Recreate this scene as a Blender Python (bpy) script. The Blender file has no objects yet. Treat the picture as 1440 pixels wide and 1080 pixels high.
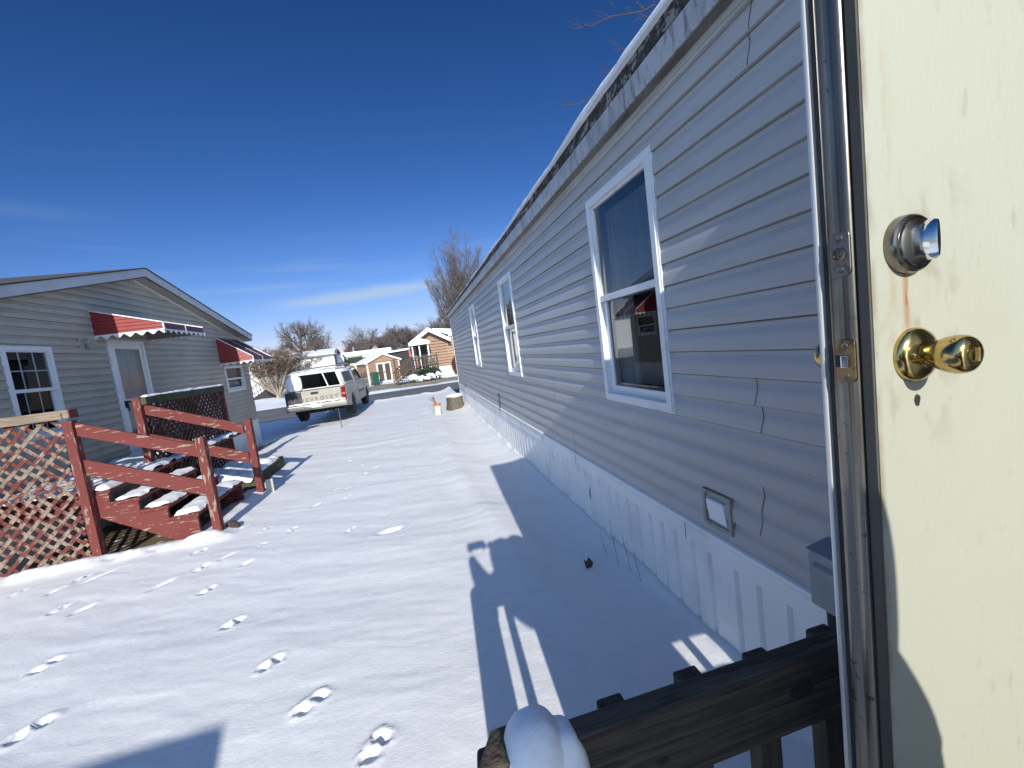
import bpy, bmesh, math, random
import numpy as np
from mathutils import Vector, Matrix
R_ = math.radians
sc = bpy.context.scene
COL = sc.collection
ZS = 1.8                      # everything is laid out around the lens, then lifted so the snow lies at z = 0

# ------------------------------------------------------------------ helpers
OFF = {}
ROOTS = []

def thing(name, label, cat, loc=(0, 0, 0), rz=0.0, group=None, local=False):
    o = bpy.data.objects.new(name, None); COL.objects.link(o)
    o.empty_display_size = .2
    o.location = loc; o.rotation_euler = (0, 0, rz)
    o['label'] = label; o['category'] = cat
    if group: o['group'] = group
    OFF[o.name] = Vector((0, 0, 0)) if local else Vector(loc)
    ROOTS.append(o)
    return o

def tag(o, label, cat=None, group=None, kind=None):
    if label: o['label'] = label
    if cat: o['category'] = cat
    if group: o['group'] = group
    if kind: o['kind'] = kind
    return o

class MB:
    def __init__(s): s.v = []; s.f = []; s.mi = []
    def add(s, v, f, mi=0):
        b = len(s.v); s.v += [tuple(p) for p in v]
        for q in f: s.f.append([b + i for i in q]); s.mi.append(mi)
    def box(s, x0, x1, y0, y1, z0, z1, mi=0):
        v = [(x, y, z) for z in (z0, z1) for y in (y0, y1) for x in (x0, x1)]
        s.add(v, [(0, 2, 3, 1), (4, 5, 7, 6), (0, 1, 5, 4), (2, 6, 7, 3), (0, 4, 6, 2), (1, 3, 7, 5)], mi)
    def beam(s, a, b, w, t, up=(0, 0, 1), mi=0):
        a = Vector(a); b = Vector(b); d = (b - a).normalized(); up = Vector(up)
        sd = d.cross(up).normalized() * w / 2; u = sd.cross(d).normalized() * t / 2
        v = [a - sd - u, a + sd - u, a + sd + u, a - sd + u, b - sd - u, b + sd - u, b + sd + u, b - sd + u]
        s.add(v, [(0, 1, 2, 3), (7, 6, 5, 4), (0, 4, 5, 1), (1, 5, 6, 2), (2, 6, 7, 3), (3, 7, 4, 0)], mi)
    def tube(s, pts, rads, n=6, cap=True, mi=0):
        pts = [Vector(p) for p in pts]; k = len(pts); v = []; f = []
        ref = None
        for i, p in enumerate(pts):
            d = (pts[min(i + 1, k - 1)] - pts[max(i - 1, 0)])
            if d.length < 1e-9: d = Vector((0, 0, 1))
            d.normalize()
            if ref is None: ref = Vector((1, 0, 0)) if abs(d.x) < .8 else Vector((0, 1, 0))
            a = (ref - d * ref.dot(d)).normalized(); b = d.cross(a); ref = a
            r = rads[i] if hasattr(rads, '__len__') else rads
            for j in range(n):
                t = 2 * math.pi * j / n
                v.append(p + a * (r * math.cos(t)) + b * (r * math.sin(t)))
        for i in range(k - 1):
            for j in range(n):
                f.append((i * n + j, i * n + (j + 1) % n, (i + 1) * n + (j + 1) % n, (i + 1) * n + j))
        if cap: f.append(tuple(range(n - 1, -1, -1))); f.append(tuple((k - 1) * n + j for j in range(n)))
        s.add(v, f, mi)
    def prism(s, poly, axis, lo, hi, mi=0):
        n = len(poly)
        def P(p, t): return {'x': (t, p[0], p[1]), 'y': (p[0], t, p[1]), 'z': (p[0], p[1], t)}[axis]
        v = [P(p, lo) for p in poly] + [P(p, hi) for p in poly]
        f = [tuple(range(n - 1, -1, -1)), tuple(range(n, 2 * n))] + [(i, (i + 1) % n, n + (i + 1) % n, n + i) for i in range(n)]
        s.add(v, f, mi)
    def lathe(s, c, ax, prof, n=32, mi=0, sq=None):
        c = Vector(c); ax = Vector(ax).normalized()
        a = Vector((0, 0, 1)) if abs(ax.z) < .9 else Vector((1, 0, 0))
        a = (a - ax * a.dot(ax)).normalized(); b = ax.cross(a); v = []; f = []
        for r, h in prof:
            for j in range(n):
                t = 2 * math.pi * j / n
                v.append(c + ax * h + a * (r * math.cos(t)) + b * (r * math.sin(t)))
        for i in range(len(prof) - 1):
            for j in range(n):
                f.append((i * n + j, i * n + (j + 1) % n, (i + 1) * n + (j + 1) % n, (i + 1) * n + j))
        f.append(tuple(range(n - 1, -1, -1))); f.append(tuple((len(prof) - 1) * n + j for j in range(n)))
        s.add(v, f, mi)
    def quad(s, a, b, c, d, mi=0): s.add([a, b, c, d], [(0, 1, 2, 3)], mi)
    def build(s, name, mats, parent=None, smooth=False, bevel=0, base=None, angle=35, recalc=True, label=None, cat=None, group=None, kind=None, seg=2):
        me = bpy.data.meshes.new(name)
        off = Vector((0, 0, 0))
        if parent is not None: off = OFF[parent.name]
        elif base is not None: off = Vector(base)
        me.from_pydata([tuple(Vector(p) - off) for p in s.v], [], s.f)
        if not isinstance(mats, (list, tuple)): mats = [mats]
        for m in mats: me.materials.append(m)
        if len(mats) > 1:
            me.polygons.foreach_set('material_index', s.mi)
        if recalc:
            bm = bmesh.new(); bm.from_mesh(me); bmesh.ops.recalc_face_normals(bm, faces=bm.faces); bm.to_mesh(me); bm.free()
        if smooth:
            me.shade_smooth(); me.set_sharp_from_angle(angle=R_(angle))
        o = bpy.data.objects.new(name, me); COL.objects.link(o)
        if parent is not None:
            o.parent = parent; OFF[o.name] = OFF[parent.name]
            if label: o['label'] = label
        else:
            o.location = off; OFF[o.name] = off; ROOTS.append(o); tag(o, label, cat, group, kind)
        if bevel:
            b = o.modifiers.new('edge', 'BEVEL'); b.width = bevel; b.segments = seg; b.limit_method = 'ANGLE'; b.angle_limit = R_(40)
        return o

# ------------------------------------------------------------------ numpy value noise
_rs = np.random.RandomState(7); _T = _rs.rand(256, 256)
def vnoise(x, y):
    xi = np.floor(x).astype(int); yi = np.floor(y).astype(int); fx = x - xi; fy = y - yi
    fx = fx * fx * fx * (fx * (fx * 6 - 15) + 10); fy = fy * fy * fy * (fy * (fy * 6 - 15) + 10)
    g = lambda a, b: _T[a & 255, b & 255]
    return (g(xi, yi) * (1 - fx) + g(xi + 1, yi) * fx) * (1 - fy) + (g(xi, yi + 1) * (1 - fx) + g(xi + 1, yi + 1) * fx) * fy - .5
def fbm(x, y, o=4):
    t = 0; a = 1.
    for i in range(o): t = t + a * vnoise(x + 17.3 * i, y + 9.1 * i); x = x * 2.03; y = y * 2.03; a *= .5
    return t
def sstep(a, b, x): t = np.clip((x - a) / (b - a), 0, 1); return t * t * (3 - 2 * t)

# ------------------------------------------------------------------ materials
def mat(name, col, rough=.6, metal=0., var=None, bump=None, spec=.5, stretch=(1, 1, 1), extra=None, bump2=None, coat=0):
    """var = list of (scale, colour, lo, hi[, stretch]) noise layers; bump = (scale, strength, distance[, stretch])"""
    m = bpy.data.materials.new(name); m.use_nodes = True; nt = m.node_tree; N = nt.nodes; L = nt.links
    b = N['Principled BSDF']; b.inputs['Roughness'].default_value = rough; b.inputs['Metallic'].default_value = metal
    b.inputs['Specular IOR Level'].default_value = spec; b.inputs['Coat Weight'].default_value = coat
    tc = N.new('ShaderNodeTexCoord')
    def noise(scale, st, det=6, rough_=.6):
        mp = N.new('ShaderNodeMapping'); mp.inputs['Scale'].default_value = st; L.new(tc.outputs['Object'], mp.inputs['Vector'])
        n = N.new('ShaderNodeTexNoise'); n.inputs['Scale'].default_value = scale; n.inputs['Detail'].default_value = det; n.inputs['Roughness'].default_value = rough_
        L.new(mp.outputs['Vector'], n.inputs['Vector']); return n.outputs['Fac']
    cur = None
    rgb = N.new('ShaderNodeRGB'); rgb.outputs[0].default_value = (*col, 1); cur = rgb.outputs[0]
    for la in (var or []):
        scale, c2, lo, hi = la[:4]; st = la[4] if len(la) > 4 else stretch
        r = N.new('ShaderNodeMapRange'); r.interpolation_type = 'SMOOTHSTEP'; r.inputs['From Min'].default_value = lo; r.inputs['From Max'].default_value = hi
        L.new(noise(scale, st), r.inputs['Value'])
        mx = N.new('ShaderNodeMix'); mx.data_type = 'RGBA'; L.new(r.outputs['Result'], mx.inputs['Factor'])
        L.new(cur, mx.inputs['A']); mx.inputs['B'].default_value = (*c2, 1); cur = mx.outputs['Result']
    if extra: cur = extra(nt, tc, cur, b)
    L.new(cur, b.inputs['Base Color'])
    prev = None
    for bp in (bump, bump2):
        if not bp: continue
        st = bp[3] if len(bp) > 3 else stretch
        bn = N.new('ShaderNodeBump'); bn.inputs['Strength'].default_value = bp[1]; bn.inputs['Distance'].default_value = bp[2]
        L.new(noise(bp[0], st), bn.inputs['Height'])
        if prev: L.new(prev, bn.inputs['Normal'])
        prev = bn.outputs['Normal']
    if prev: L.new(prev, b.inputs['Normal'])
    return m

def band(nt, tc, cur, rng, colour, axis, soft=.01, nz=None, strength=1.0):
    """mix a colour in where object coordinates lie in the box rng={axis:(lo,hi)}; nz=(scale,lo,hi,stretch) breaks it up"""
    N = nt.nodes; L = nt.links
    sp = N.new('ShaderNodeSeparateXYZ'); L.new(tc.outputs['Object'], sp.inputs[0]); fac = None
    def mul(a, c):
        mm = N.new('ShaderNodeMath'); mm.operation = 'MULTIPLY'; L.new(a, mm.inputs[0])
        if isinstance(c, float): mm.inputs[1].default_value = c
        else: L.new(c, mm.inputs[1])
        return mm.outputs[0]
    for ax, (lo, hi) in rng.items():
        for (p, q) in ((lo - soft, lo + soft), (hi + soft, hi - soft)):
            r = N.new('ShaderNodeMapRange'); r.interpolation_type = 'SMOOTHSTEP'; r.inputs['From Min'].default_value = p; r.inputs['From Max'].default_value = q
            L.new(sp.outputs['XYZ'.index(ax)], r.inputs['Value'])
            fac = r.outputs['Result'] if fac is None else mul(fac, r.outputs['Result'])
    if nz:
        mp = N.new('ShaderNodeMapping'); mp.inputs['Scale'].default_value = nz[3]; L.new(tc.outputs['Object'], mp.inputs['Vector'])
        n = N.new('ShaderNodeTexNoise'); n.inputs['Scale'].default_value = nz[0]; n.inputs['Detail'].default_value = 7; L.new(mp.outputs['Vector'], n.inputs['Vector'])
        r = N.new('ShaderNodeMapRange'); r.interpolation_type = 'SMOOTHSTEP'; r.inputs['From Min'].default_value = nz[1]; r.inputs['From Max'].default_value = nz[2]
        L.new(n.outputs['Fac'], r.inputs['Value']); fac = mul(fac, r.outputs['Result'])
    fac = mul(fac, float(strength))
    mx = N.new('ShaderNodeMix'); mx.data_type = 'RGBA'; L.new(fac, mx.inputs['Factor']); L.new(cur, mx.inputs['A']); mx.inputs['B'].default_value = (*colour, 1)
    return mx.outputs['Result']

M = {}
M['snow'] = mat('snow', (.80, .82, .86), .55, var=[(9, (.76, .785, .835), .4, .7)], bump=(60, .35, .006), bump2=(420, .5, .0016), spec=.25)
M['snow_clean'] = mat('snow_clean', (.84, .86, .89), .5, bump=(45, .4, .006), bump2=(300, .4, .0015), spec=.3)
def _dirt(nt, tc, cur, b):
    # ground left bare under the wooden deck and in a strip by the house
    cur = band(nt, tc, cur, {'X': (-5.2, -2.98), 'Y': (5.72, 9.3)}, (.17, .13, .085), None, .1, (6, .28, .42, (1, 1, 1)))
    cur = band(nt, tc, cur, {'X': (-5.2, -4.3), 'Y': (9.3, 13.8)}, (.10, .085, .07), None, .15, (3, .40, .52, (1, .6, 1)))
    return cur
M['yard'] = mat('yard_snow', (.755, .765, .785), .55, var=[(3, (.72, .735, .76), .4, .65), (14, (.775, .785, .80), .45, .7)], bump=(38, .30, .008, (1, 1.6, 1)), bump2=(330, .55, .0018), spec=.25, extra=_dirt)
M['road'] = mat('asphalt', (.115, .115, .12), .8, var=[(.6, (.15, .15, .155), .4, .62, (.25, 2.5, 1)), (40, (.09, .09, .095), .45, .7), (1.1, (.34, .35, .38), .6, .72, (.3, 3, 1))], bump=(120, .4, .004))
M['drive'] = mat('driveway', (.30, .26, .19), .9, var=[(1.2, (.22, .19, .13), .4, .6), (.7, (.5, .5, .5), .6, .72)], bump=(40, .5, .01))
M['vinyl'] = mat('vinyl_siding_lavender', (.455, .46, .465), .40, var=[(1.4, (.425, .428, .43), .4, .65, (1, .3, 1)), (5, (.39, .39, .385), .56, .74, (1, .35, 5))], bump=(26, .16, .0022, (1, .10, 2.4)), spec=.4)
M['joint_line'] = mat('dark_joint_strip', (.19, .18, .17), .9, var=[(9, (.30, .29, .28), .5, .7, (1, .3, 1))])
M['laplines'] = mat('lap_shade', (.13, .075, .045), .9)  # shade under each far lap lip, painted as dark strips
M['seam'] = mat('seam_shadow_gap', (.05, .05, .055), .8)
M['vinyl_left'] = mat('vinyl_siding_grey', (.46, .43, .365), .5, var=[(.8, (.40, .375, .32), .42, .64), (6, (.35, .325, .275), .55, .75, (1, .4, 4))], bump=(22, .12, .003, (1, .12, 2)), spec=.35)
M['white_frame'] = mat('white_vinyl_frame', (.74, .76, .78), .35, var=[(7, (.62, .635, .64), .5, .75)], spec=.5)
M['skirt'] = mat('white_skirting', (.87, .88, .88), .45, var=[(2.5, (.75, .765, .77), .45, .7), (9, (.52, .50, .46), .66, .85, (1, 1, 3))], spec=.4)
M['frieze'] = mat('frieze_trim', (.52, .53, .54), .5, var=[(6, (.40, .40, .385), .45, .7, (1, .25, 3))])
M['soffit'] = mat('soffit_brown', (.27, .255, .225), .7, var=[(5, (.15, .14, .12), .42, .7, (1, .4, 3))])
M['fascia'] = mat('fascia_metal', (.50, .51, .52), .45, .15, var=[(3, (.34, .345, .34), .44, .66, (1, 2, .6)), (16, (.24, .24, .23), .50, .66, (1, 2.2, .5)), (26, (.08, .075, .068), .60, .72, (1, 1.6, .8))], bump=(9, .25, .012, (1, 1, 1)))
M['mossy'] = mat('stained_drip_edge', (.26, .26, .25), .85, var=[(8, (.05, .048, .043), .40, .52, (1, .8, 2.5)), (24, (.02, .02, .018), .46, .58, (1, 1.2, 1)), (30, (.36, .37, .36), .60, .72, (1, 1, 1))], bump=(30, .8, .02))
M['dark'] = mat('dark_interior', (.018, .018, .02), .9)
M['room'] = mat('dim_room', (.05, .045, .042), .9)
M['curtain'] = mat('curtain', (.5, .5, .48), .9, var=[(4, (.35, .34, .33), .4, .7, (1, 8, .3))])
M['blind'] = mat('blind', (.30, .35, .42), .8)
M['alum'] = mat('aluminium', (.62, .62, .60), .35, .55, var=[(20, (.5, .5, .5), .5, .8)])
M['lip'] = mat('bright_aluminium_lip', (.70, .70, .68), .3, .35)
M['galv'] = mat('galvanised_edge', (.27, .25, .215), .36, .8, var=[(7, (.13, .118, .10), .42, .66, (1, 1, .25)), (60, (.04, .035, .03), .60, .72)], bump=(16, .25, .003, (1, 1, .3)))
M['rubber'] = mat('black_weatherstrip', (.022, .022, .024), .6)
M['dooredge'] = mat('grey_door_edge', (.08, .076, .066), .6, var=[(14, (.06, .056, .048), .45, .7, (1, 1, .2))])
def _door(nt, tc, cur, b):
    # object coordinates = house base; rust run below the deadbolt
    cur = band(nt, tc, cur, {'X': (.6005 - 3.5, .6095 - 3.5), 'Z': (1.754, 1.832)}, (.32, .17, .075), None, .004, (55, .38, .52, (3, 1, .35)), .8)
    cur = band(nt, tc, cur, {'X': (.6030 - 3.5, .6070 - 3.5), 'Z': (1.785, 1.830)}, (.30, .10, .03), None, .002, (60, .40, .5, (3, 1, .4)), .85)
    cur = band(nt, tc, cur, {'X': (.548 - 3.5, .600 - 3.5), 'Z': (1.77, 2.4)}, (.35, .31, .22), None, .02, (22, .52, .66, (1.5, 1, .35)), .8)
    cur = band(nt, tc, cur, {'X': (.548 - 3.5, .556 - 3.5), 'Z': (.6, 2.9)}, (.25, .20, .14), None, .006, (30, .38, .6, (1, 1, .4)), .8)
    cur = band(nt, tc, cur, {'X': (.555 - 3.5, .70 - 3.5), 'Z': (1.62, 1.93)}, (.30, .285, .215), None, .05, (26, .50, .68, (1.2, 1, .7)), .75)
    cur = band(nt, tc, cur, {'X': (.66 - 3.5, 1.4 - 3.5), 'Z': (.9, 2.8)}, (.31, .27, .19), None, .05, (24, .66, .74, (1.6, 1, .5)), .45)
    cur = band(nt, tc, cur, {'X': (.56 - 3.5, 1.4 - 3.5), 'Z': (.9, 2.8)}, (.20, .17, .13), None, .05, (70, .72, .76, (1, 1, .6)), .8)
    return cur
M['door'] = mat('cream_painted_door', (.39, .395, .325), .5, var=[(3.2, (.375, .375, .295), .48, .72, (1, 1, .5)), (30, (.335, .325, .255), .60, .76, (1, 1, .4)), (90, (.27, .24, .18), .68, .75)],
                bump=(95, .32, .0022, (1.6, 1, .5)), bump2=(12, .2, .003), spec=.35, extra=_door)
M['brass'] = mat('brass', (.56, .42, .17), .17, 1., var=[(40, (.38, .28, .11), .45, .72)], bump=(30, .03, .001))
M['oldbrass'] = mat('tarnished_brass', (.30, .23, .12), .35, 1., var=[(50, (.14, .11, .07), .45, .65)])
M['nickel'] = mat('satin_nickel', (.22, .20, .175), .25, 1., var=[(25, (.27, .255, .23), .45, .7)])
M['chrome'] = mat('chrome', (.8, .8, .82), .08, 1.)
M['steelplate'] = mat('grey_plate', (.25, .245, .235), .4, 1., var=[(60, (.14, .13, .12), .5, .7)])
def wood(name, c, c2, rough=.85, st=(1, 14, 14), paint=None, lo=.5, hi=.56, ps=7, pst=(.5, 2, 2), b=.5):
    v = [(3.2, c2, .38, .62, st), (9, tuple(x * .55 for x in c), .54, .7, st)]
    if paint: v += [(ps, paint, lo, hi, pst), (9, tuple(x * .72 for x in paint), .52, .8, pst)] if False else [(ps, paint, lo, hi, pst)]
    return mat(name, c, rough, var=v, bump=(4, b, .012, st))
RED = (.145, .030, .025)
GREYW = (.33, .27, .20); GREYW2 = (.22, .175, .13)
PE = [(28, (.10, .022, .018), .55, .7, (1, 3, 3))]
M['redX'] = wood('peeling_red_wood_along_x', GREYW, GREYW2, paint=RED, lo=.375, hi=.405, ps=9, pst=(.7, 3.5, 4))
M['redY'] = wood('peeling_red_wood_along_y', GREYW, GREYW2, st=(14, 1, 14), paint=RED, lo=.375, hi=.405, ps=9, pst=(3.5, .7, 4))
M['redZ'] = wood('peeling_red_wood_upright', GREYW, GREYW2, st=(14, 14, 1), paint=RED, lo=.39, hi=.42, ps=9, pst=(4, 4, .8))
M['lattice'] = wood('peeling_lattice', (.27, .21, .165), (.17, .14, .11), st=(5, 5, 5), paint=(.115, .030, .026), lo=.46, hi=.53, ps=8, pst=(1.2, 1.2, 1.2))
M['lattice_red'] = wood('red_brown_lattice', (.13, .085, .065), (.09, .06, .045), st=(5, 5, 5), paint=(.065, .018, .016), lo=.40, hi=.46, ps=5, pst=(1, 1, 1))
M['capwood'] = wood('bare_cap_wood', (.27, .215, .15), (.18, .14, .10))
M['moss'] = mat('mossy_timber', (.075, .07, .04), .9, var=[(10, (.045, .055, .022), .42, .6), (30, (.14, .12, .08), .62, .75)], bump=(20, .7, .015))
M['stepwood'] = wood('dark_step_wood', (.10, .08, .06), (.055, .043, .032), st=(1.2, 16, 26), b=1.0)
def _knot(nt, tc, cur, b):
    N = nt.nodes; L = nt.links
    for (kx, kz, r0) in ((.585, -.680, .020), (.30, -.715, .009)):
        sb = N.new('ShaderNodeVectorMath'); sb.operation = 'SUBTRACT'; L.new(tc.outputs['Object'], sb.inputs[0]); sb.inputs[1].default_value = (kx - .7, .375, kz + 1.8)
        sc_ = N.new('ShaderNodeVectorMath'); sc_.operation = 'MULTIPLY'; L.new(sb.outputs[0], sc_.inputs[0]); sc_.inputs[1].default_value = (.72, .6, 1)
        ln = N.new('ShaderNodeVectorMath'); ln.operation = 'LENGTH'; L.new(sc_.outputs[0], ln.inputs[0])
        r = N.new('ShaderNodeMapRange'); r.interpolation_type = 'SMOOTHSTEP'; r.inputs[1].default_value = r0 * 1.15; r.inputs[2].default_value = r0 * .75; L.new(ln.outputs['Value'], r.inputs[0])
        sn = N.new('ShaderNodeMath'); sn.operation = 'SINE'; ml = N.new('ShaderNodeMath'); ml.operation = 'MULTIPLY'; ml.inputs[1].default_value = 900; L.new(ln.outputs['Value'], ml.inputs[0]); L.new(ml.outputs[0], sn.inputs[0])
        rg = N.new('ShaderNodeMapRange'); rg.inputs[1].default_value = -1; rg.inputs[3].default_value = .55; rg.inputs[4].default_value = 1.0; L.new(sn.outputs[0], rg.inputs[0])
        m_ = N.new('ShaderNodeMath'); m_.operation = 'MULTIPLY'; L.new(r.outputs[0], m_.inputs[0]); L.new(rg.outputs[0], m_.inputs[1])
        mx = N.new('ShaderNodeMix'); mx.data_type = 'RGBA'; L.new(m_.outputs[0], mx.inputs['Factor']); L.new(cur, mx.inputs['A']); mx.inputs['B'].default_value = (.012, .009, .007, 1); cur = mx.outputs['Result']
    return cur
M['railX'] = mat('weathered_dark_wood', (.09, .075, .058), .85, var=[(3.2, (.05, .038, .028), .38, .62, (.8, 10, 22)), (9, (.028, .021, .016), .50, .66, (.8, 12, 26)), (5, (.12, .10, .08), .60, .74, (.6, 10, 30))], bump=(4.5, 1.0, .014, (.8, 14, 26)), extra=_knot)
M['railZ'] = wood('weathered_dark_wood_upright', (.075, .060, .045), (.04, .032, .024), st=(16, 16, 1.2), b=.9)
M['awn'] = mat('red_awning', (.27, .036, .034), .4, .0, var=[(3, (.23, .032, .03), .4, .7)], spec=.5)
M['awn_grey'] = mat('greyed_awning_rib', (.42, .40, .40), .5, var=[(9, (.25, .2, .2), .5, .7)])
M['awn_pale'] = mat('pale_awning_inside', (.30, .28, .26), .6)
M['awn_dark'] = mat('maroon_awning_top', (.10, .022, .03), .45, var=[(4, (.13, .03, .035), .4, .7)])
M['awn_white'] = mat('white_awning_trim', (.75, .75, .74), .4, var=[(8, (.55, .53, .5), .6, .8)])
M['fascia_left'] = mat('pale_fascia', (.50, .53, .57), .5, var=[(4, (.44, .46, .49), .45, .7)])
M['shingle'] = mat('dark_shingle', (.05, .045, .045), .95, var=[(30, (.09, .08, .075), .5, .7)], bump=(50, .6, .01))
M['glassdoor'] = None
def glass(name, tint=(.9, .95, .95), refl=1.0):
    m = bpy.data.materials.new(name); m.use_nodes = True; nt = m.node_tree; N = nt.nodes; L = nt.links
    for n in list(N):
        if n.type != 'OUTPUT_MATERIAL': N.remove(n)
    t = N.new('ShaderNodeBsdfTransparent'); t.inputs[0].default_value = (*tint, 1)
    g = N.new('ShaderNodeBsdfGlossy'); g.inputs['Roughness'].default_value = .015; g.inputs['Color'].default_value = (1, 1, 1, 1)
    f = N.new('ShaderNodeFresnel'); f.inputs['IOR'].default_value = 1.6
    mm = N.new('ShaderNodeMath'); mm.operation = 'MULTIPLY'; mm.inputs[1].default_value = refl; mm.use_clamp = True; L.new(f.outputs[0], mm.inputs[0])
    mx = N.new('ShaderNodeMixShader'); L.new(mm.outputs[0], mx.inputs[0]); L.new(t.outputs[0], mx.inputs[1]); L.new(g.outputs[0], mx.inputs[2])
    L.new(mx.outputs[0], N['Material Output'].inputs['Surface']); return m
M['glass'] = glass('window_glass', (.72, .76, .78), 1.35)
M['glass_left'] = glass('left_window_glass', (.72, .76, .78), .32)
M['glass_dark'] = glass('dark_glass', (.25, .28, .28), 1.4)
M['glass_storm'] = glass('storm_door_glass', (.8, .86, .86), .8)
M['doorwhite'] = mat('white_house_door', (.40, .44, .44), .6, var=[(3, (.33, .36, .36), .4, .7)])
M['truck'] = mat('pewter_paint', (.37, .355, .31), .42, 0, var=[(3, (.30, .285, .25), .45, .7), (20, (.22, .19, .155), .66, .8)], coat=.12, spec=.3)
M['truckwhite'] = mat('white_topper', (.72, .72, .70), .35, var=[(5, (.6, .59, .56), .5, .75)])
M['truckdark'] = mat('dark_plastic', (.035, .037, .042), .5, var=[(6, (.07, .07, .075), .45, .7)])
M['bumper'] = mat('dirty_chrome', (.55, .53, .48), .35, .8, var=[(8, (.25, .19, .12), .55, .7)])
M['tyre'] = mat('tyre_rubber', (.015, .015, .016), .85)
M['rim'] = mat('wheel_rim', (.3, .3, .31), .4, .8)
M['taillight'] = mat('red_taillight', (.22, .010, .014), .15, coat=.5)
M['letter'] = mat('grey_lettering', (.12, .115, .105), .5)
M['bark'] = mat('bark_grey', (.115, .095, .08), .95, var=[(6, (.075, .062, .052), .4, .65, (1, 1, .3))])
M['twig'] = mat('twig_brown', (.125, .106, .098), .95, var=[(1.3, (.095, .07, .062), .4, .65)])
M['darktwig'] = mat('dark_near_twig', (.06, .042, .034), .9)
M['paletrunk'] = mat('pale_trunk', (.36, .30, .235), .9, var=[(6, (.24, .19, .15), .45, .65, (1, 1, .3))])
M['shrubtwig'] = mat('shrub_twig', (.095, .062, .045), .95, var=[(2, (.14, .095, .065), .42, .65)])
M['tan'] = mat('tan_siding', (.36, .222, .14), .65, var=[(1.5, (.325, .20, .125), .42, .65)])
M['brownhouse'] = mat('brown_siding', (.30, .182, .115), .65, var=[(1.0, (.265, .16, .10), .42, .65)])
M['white'] = mat('white_paint', (.78, .78, .77), .5, var=[(2, (.7, .7, .69), .45, .7)])
M['browndoor'] = mat('brown_panel', (.07, .055, .042), .7)
M['binGreen'] = mat('green_bin', (.012, .085, .065), .45, var=[(4, (.01, .065, .05), .4, .7)])
M['greyend'] = mat('grey_end_wall', (.20, .20, .21), .7)
M['palegreen'] = mat('pale_green_wall', (.45, .52, .34), .6)
M['darkwall'] = mat('dark_wall', (.03, .028, .028), .8)
M['cream'] = mat('cream_wall', (.62, .57, .48), .6)
M['pink'] = mat('faded_red_board', (.48, .13, .15), .6, var=[(3, (.42, .11, .13), .4, .7)])
M['deckbrown'] = mat('brown_deck_timber', (.095, .065, .045), .85, var=[(4, (.06, .042, .03), .4, .7)])
M['evergreen'] = mat('evergreen_leaf', (.02, .032, .018), .8, var=[(5, (.06, .075, .035), .45, .65)])
M['reddish'] = mat('reddish_shrub', (.12, .05, .035), .9, var=[(5, (.16, .08, .05), .45, .65)])
M['ebox'] = mat('grey_box_paint', (.27, .31, .34), .45, var=[(4, (.23, .265, .29), .45, .7)], bump=(14, .12, .004))
M['vent'] = mat('weathered_vent', (.36, .34, .31), .6, var=[(20, (.22, .20, .18), .5, .7)])
M['black'] = mat('black_cable', (.012, .012, .012), .6)
M['weed'] = mat('dry_weed', (.14, .11, .08), .9)
M['leaf'] = mat('dead_leaf', (.07, .04, .025), .8)
M['stump'] = mat('stump_bark', (.14, .12, .095), .95, var=[(7, (.10, .08, .06), .42, .62, (3, 3, .4))], bump=(9, .8, .03, (3, 3, .4)))
M['orange'] = mat('orange_cap', (.66, .14, .05), .5)
M['mint'] = mat('pale_green_pipe', (.52, .58, .46), .5, var=[(9, (.40, .46, .36), .5, .7)])
M['pinkplant'] = mat('dried_stem', (.25, .12, .11), .9)
M['galvpost'] = mat('aluminium_trim', (.50, .50, .46), .5, .3)
M['skin'] = mat('skin', (.50, .33, .25), .5)
M['jacket'] = mat('dark_jacket', (.03, .035, .05), .85, bump=(60, .3, .004))
M['jeans'] = mat('blue_jeans', (.05, .07, .12), .9)
M['phone'] = mat('black_phone', (.01, .01, .012), .15)
M['lamp'] = mat('beige_lamp', (.35, .33, .28), .6)

# ------------------------------------------------------------------ camera, light, sky
RM = Matrix(((.9652, -.1466, .2164), (-.2273, -.0631, .9718), (-.1288, -.9872, -.0942)))
import numpy.linalg as la
def _n(v): v = np.array(v, float); return v / la.norm(v)
F = 585.0
dn = _n([806, 6160, F]); yc = np.array([-137., -38., F]); yc = _n(yc - dn * np.dot(yc, dn)); zc = -dn; xc = np.cross(yc, zc)
RW = np.stack([xc, yc, zc])
cam = bpy.data.cameras.new('Camera'); co = bpy.data.objects.new('Camera', cam); COL.objects.link(co); sc.camera = co
cam.sensor_width = 36; cam.lens = F / 1440 * 36; cam.clip_start = .01; cam.clip_end = 3000
cx_, cy_, cz_ = RW[:, 0], -RW[:, 1], -RW[:, 2]
co.matrix_world = Matrix([[cx_[i], cy_[i], cz_[i], 0] for i in range(3)] + [[0, 0, 0, 1]])
co.location = (0, 0, ZS)

EL, AZ = R_(25.6), R_(3.4)
sdir = Vector((math.sin(AZ) * math.cos(EL), math.cos(AZ) * math.cos(EL), -math.sin(EL)))
sl = bpy.data.lights.new('Sun', 'SUN'); sl.energy = 5.0; sl.angle = R_(.53); sl.color = (1, .955, .86)
so = bpy.data.objects.new('Sun', sl); COL.objects.link(so); so.rotation_euler = sdir.to_track_quat('-Z', 'Y').to_euler(); so.location = (-2, -10, 12)

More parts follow.
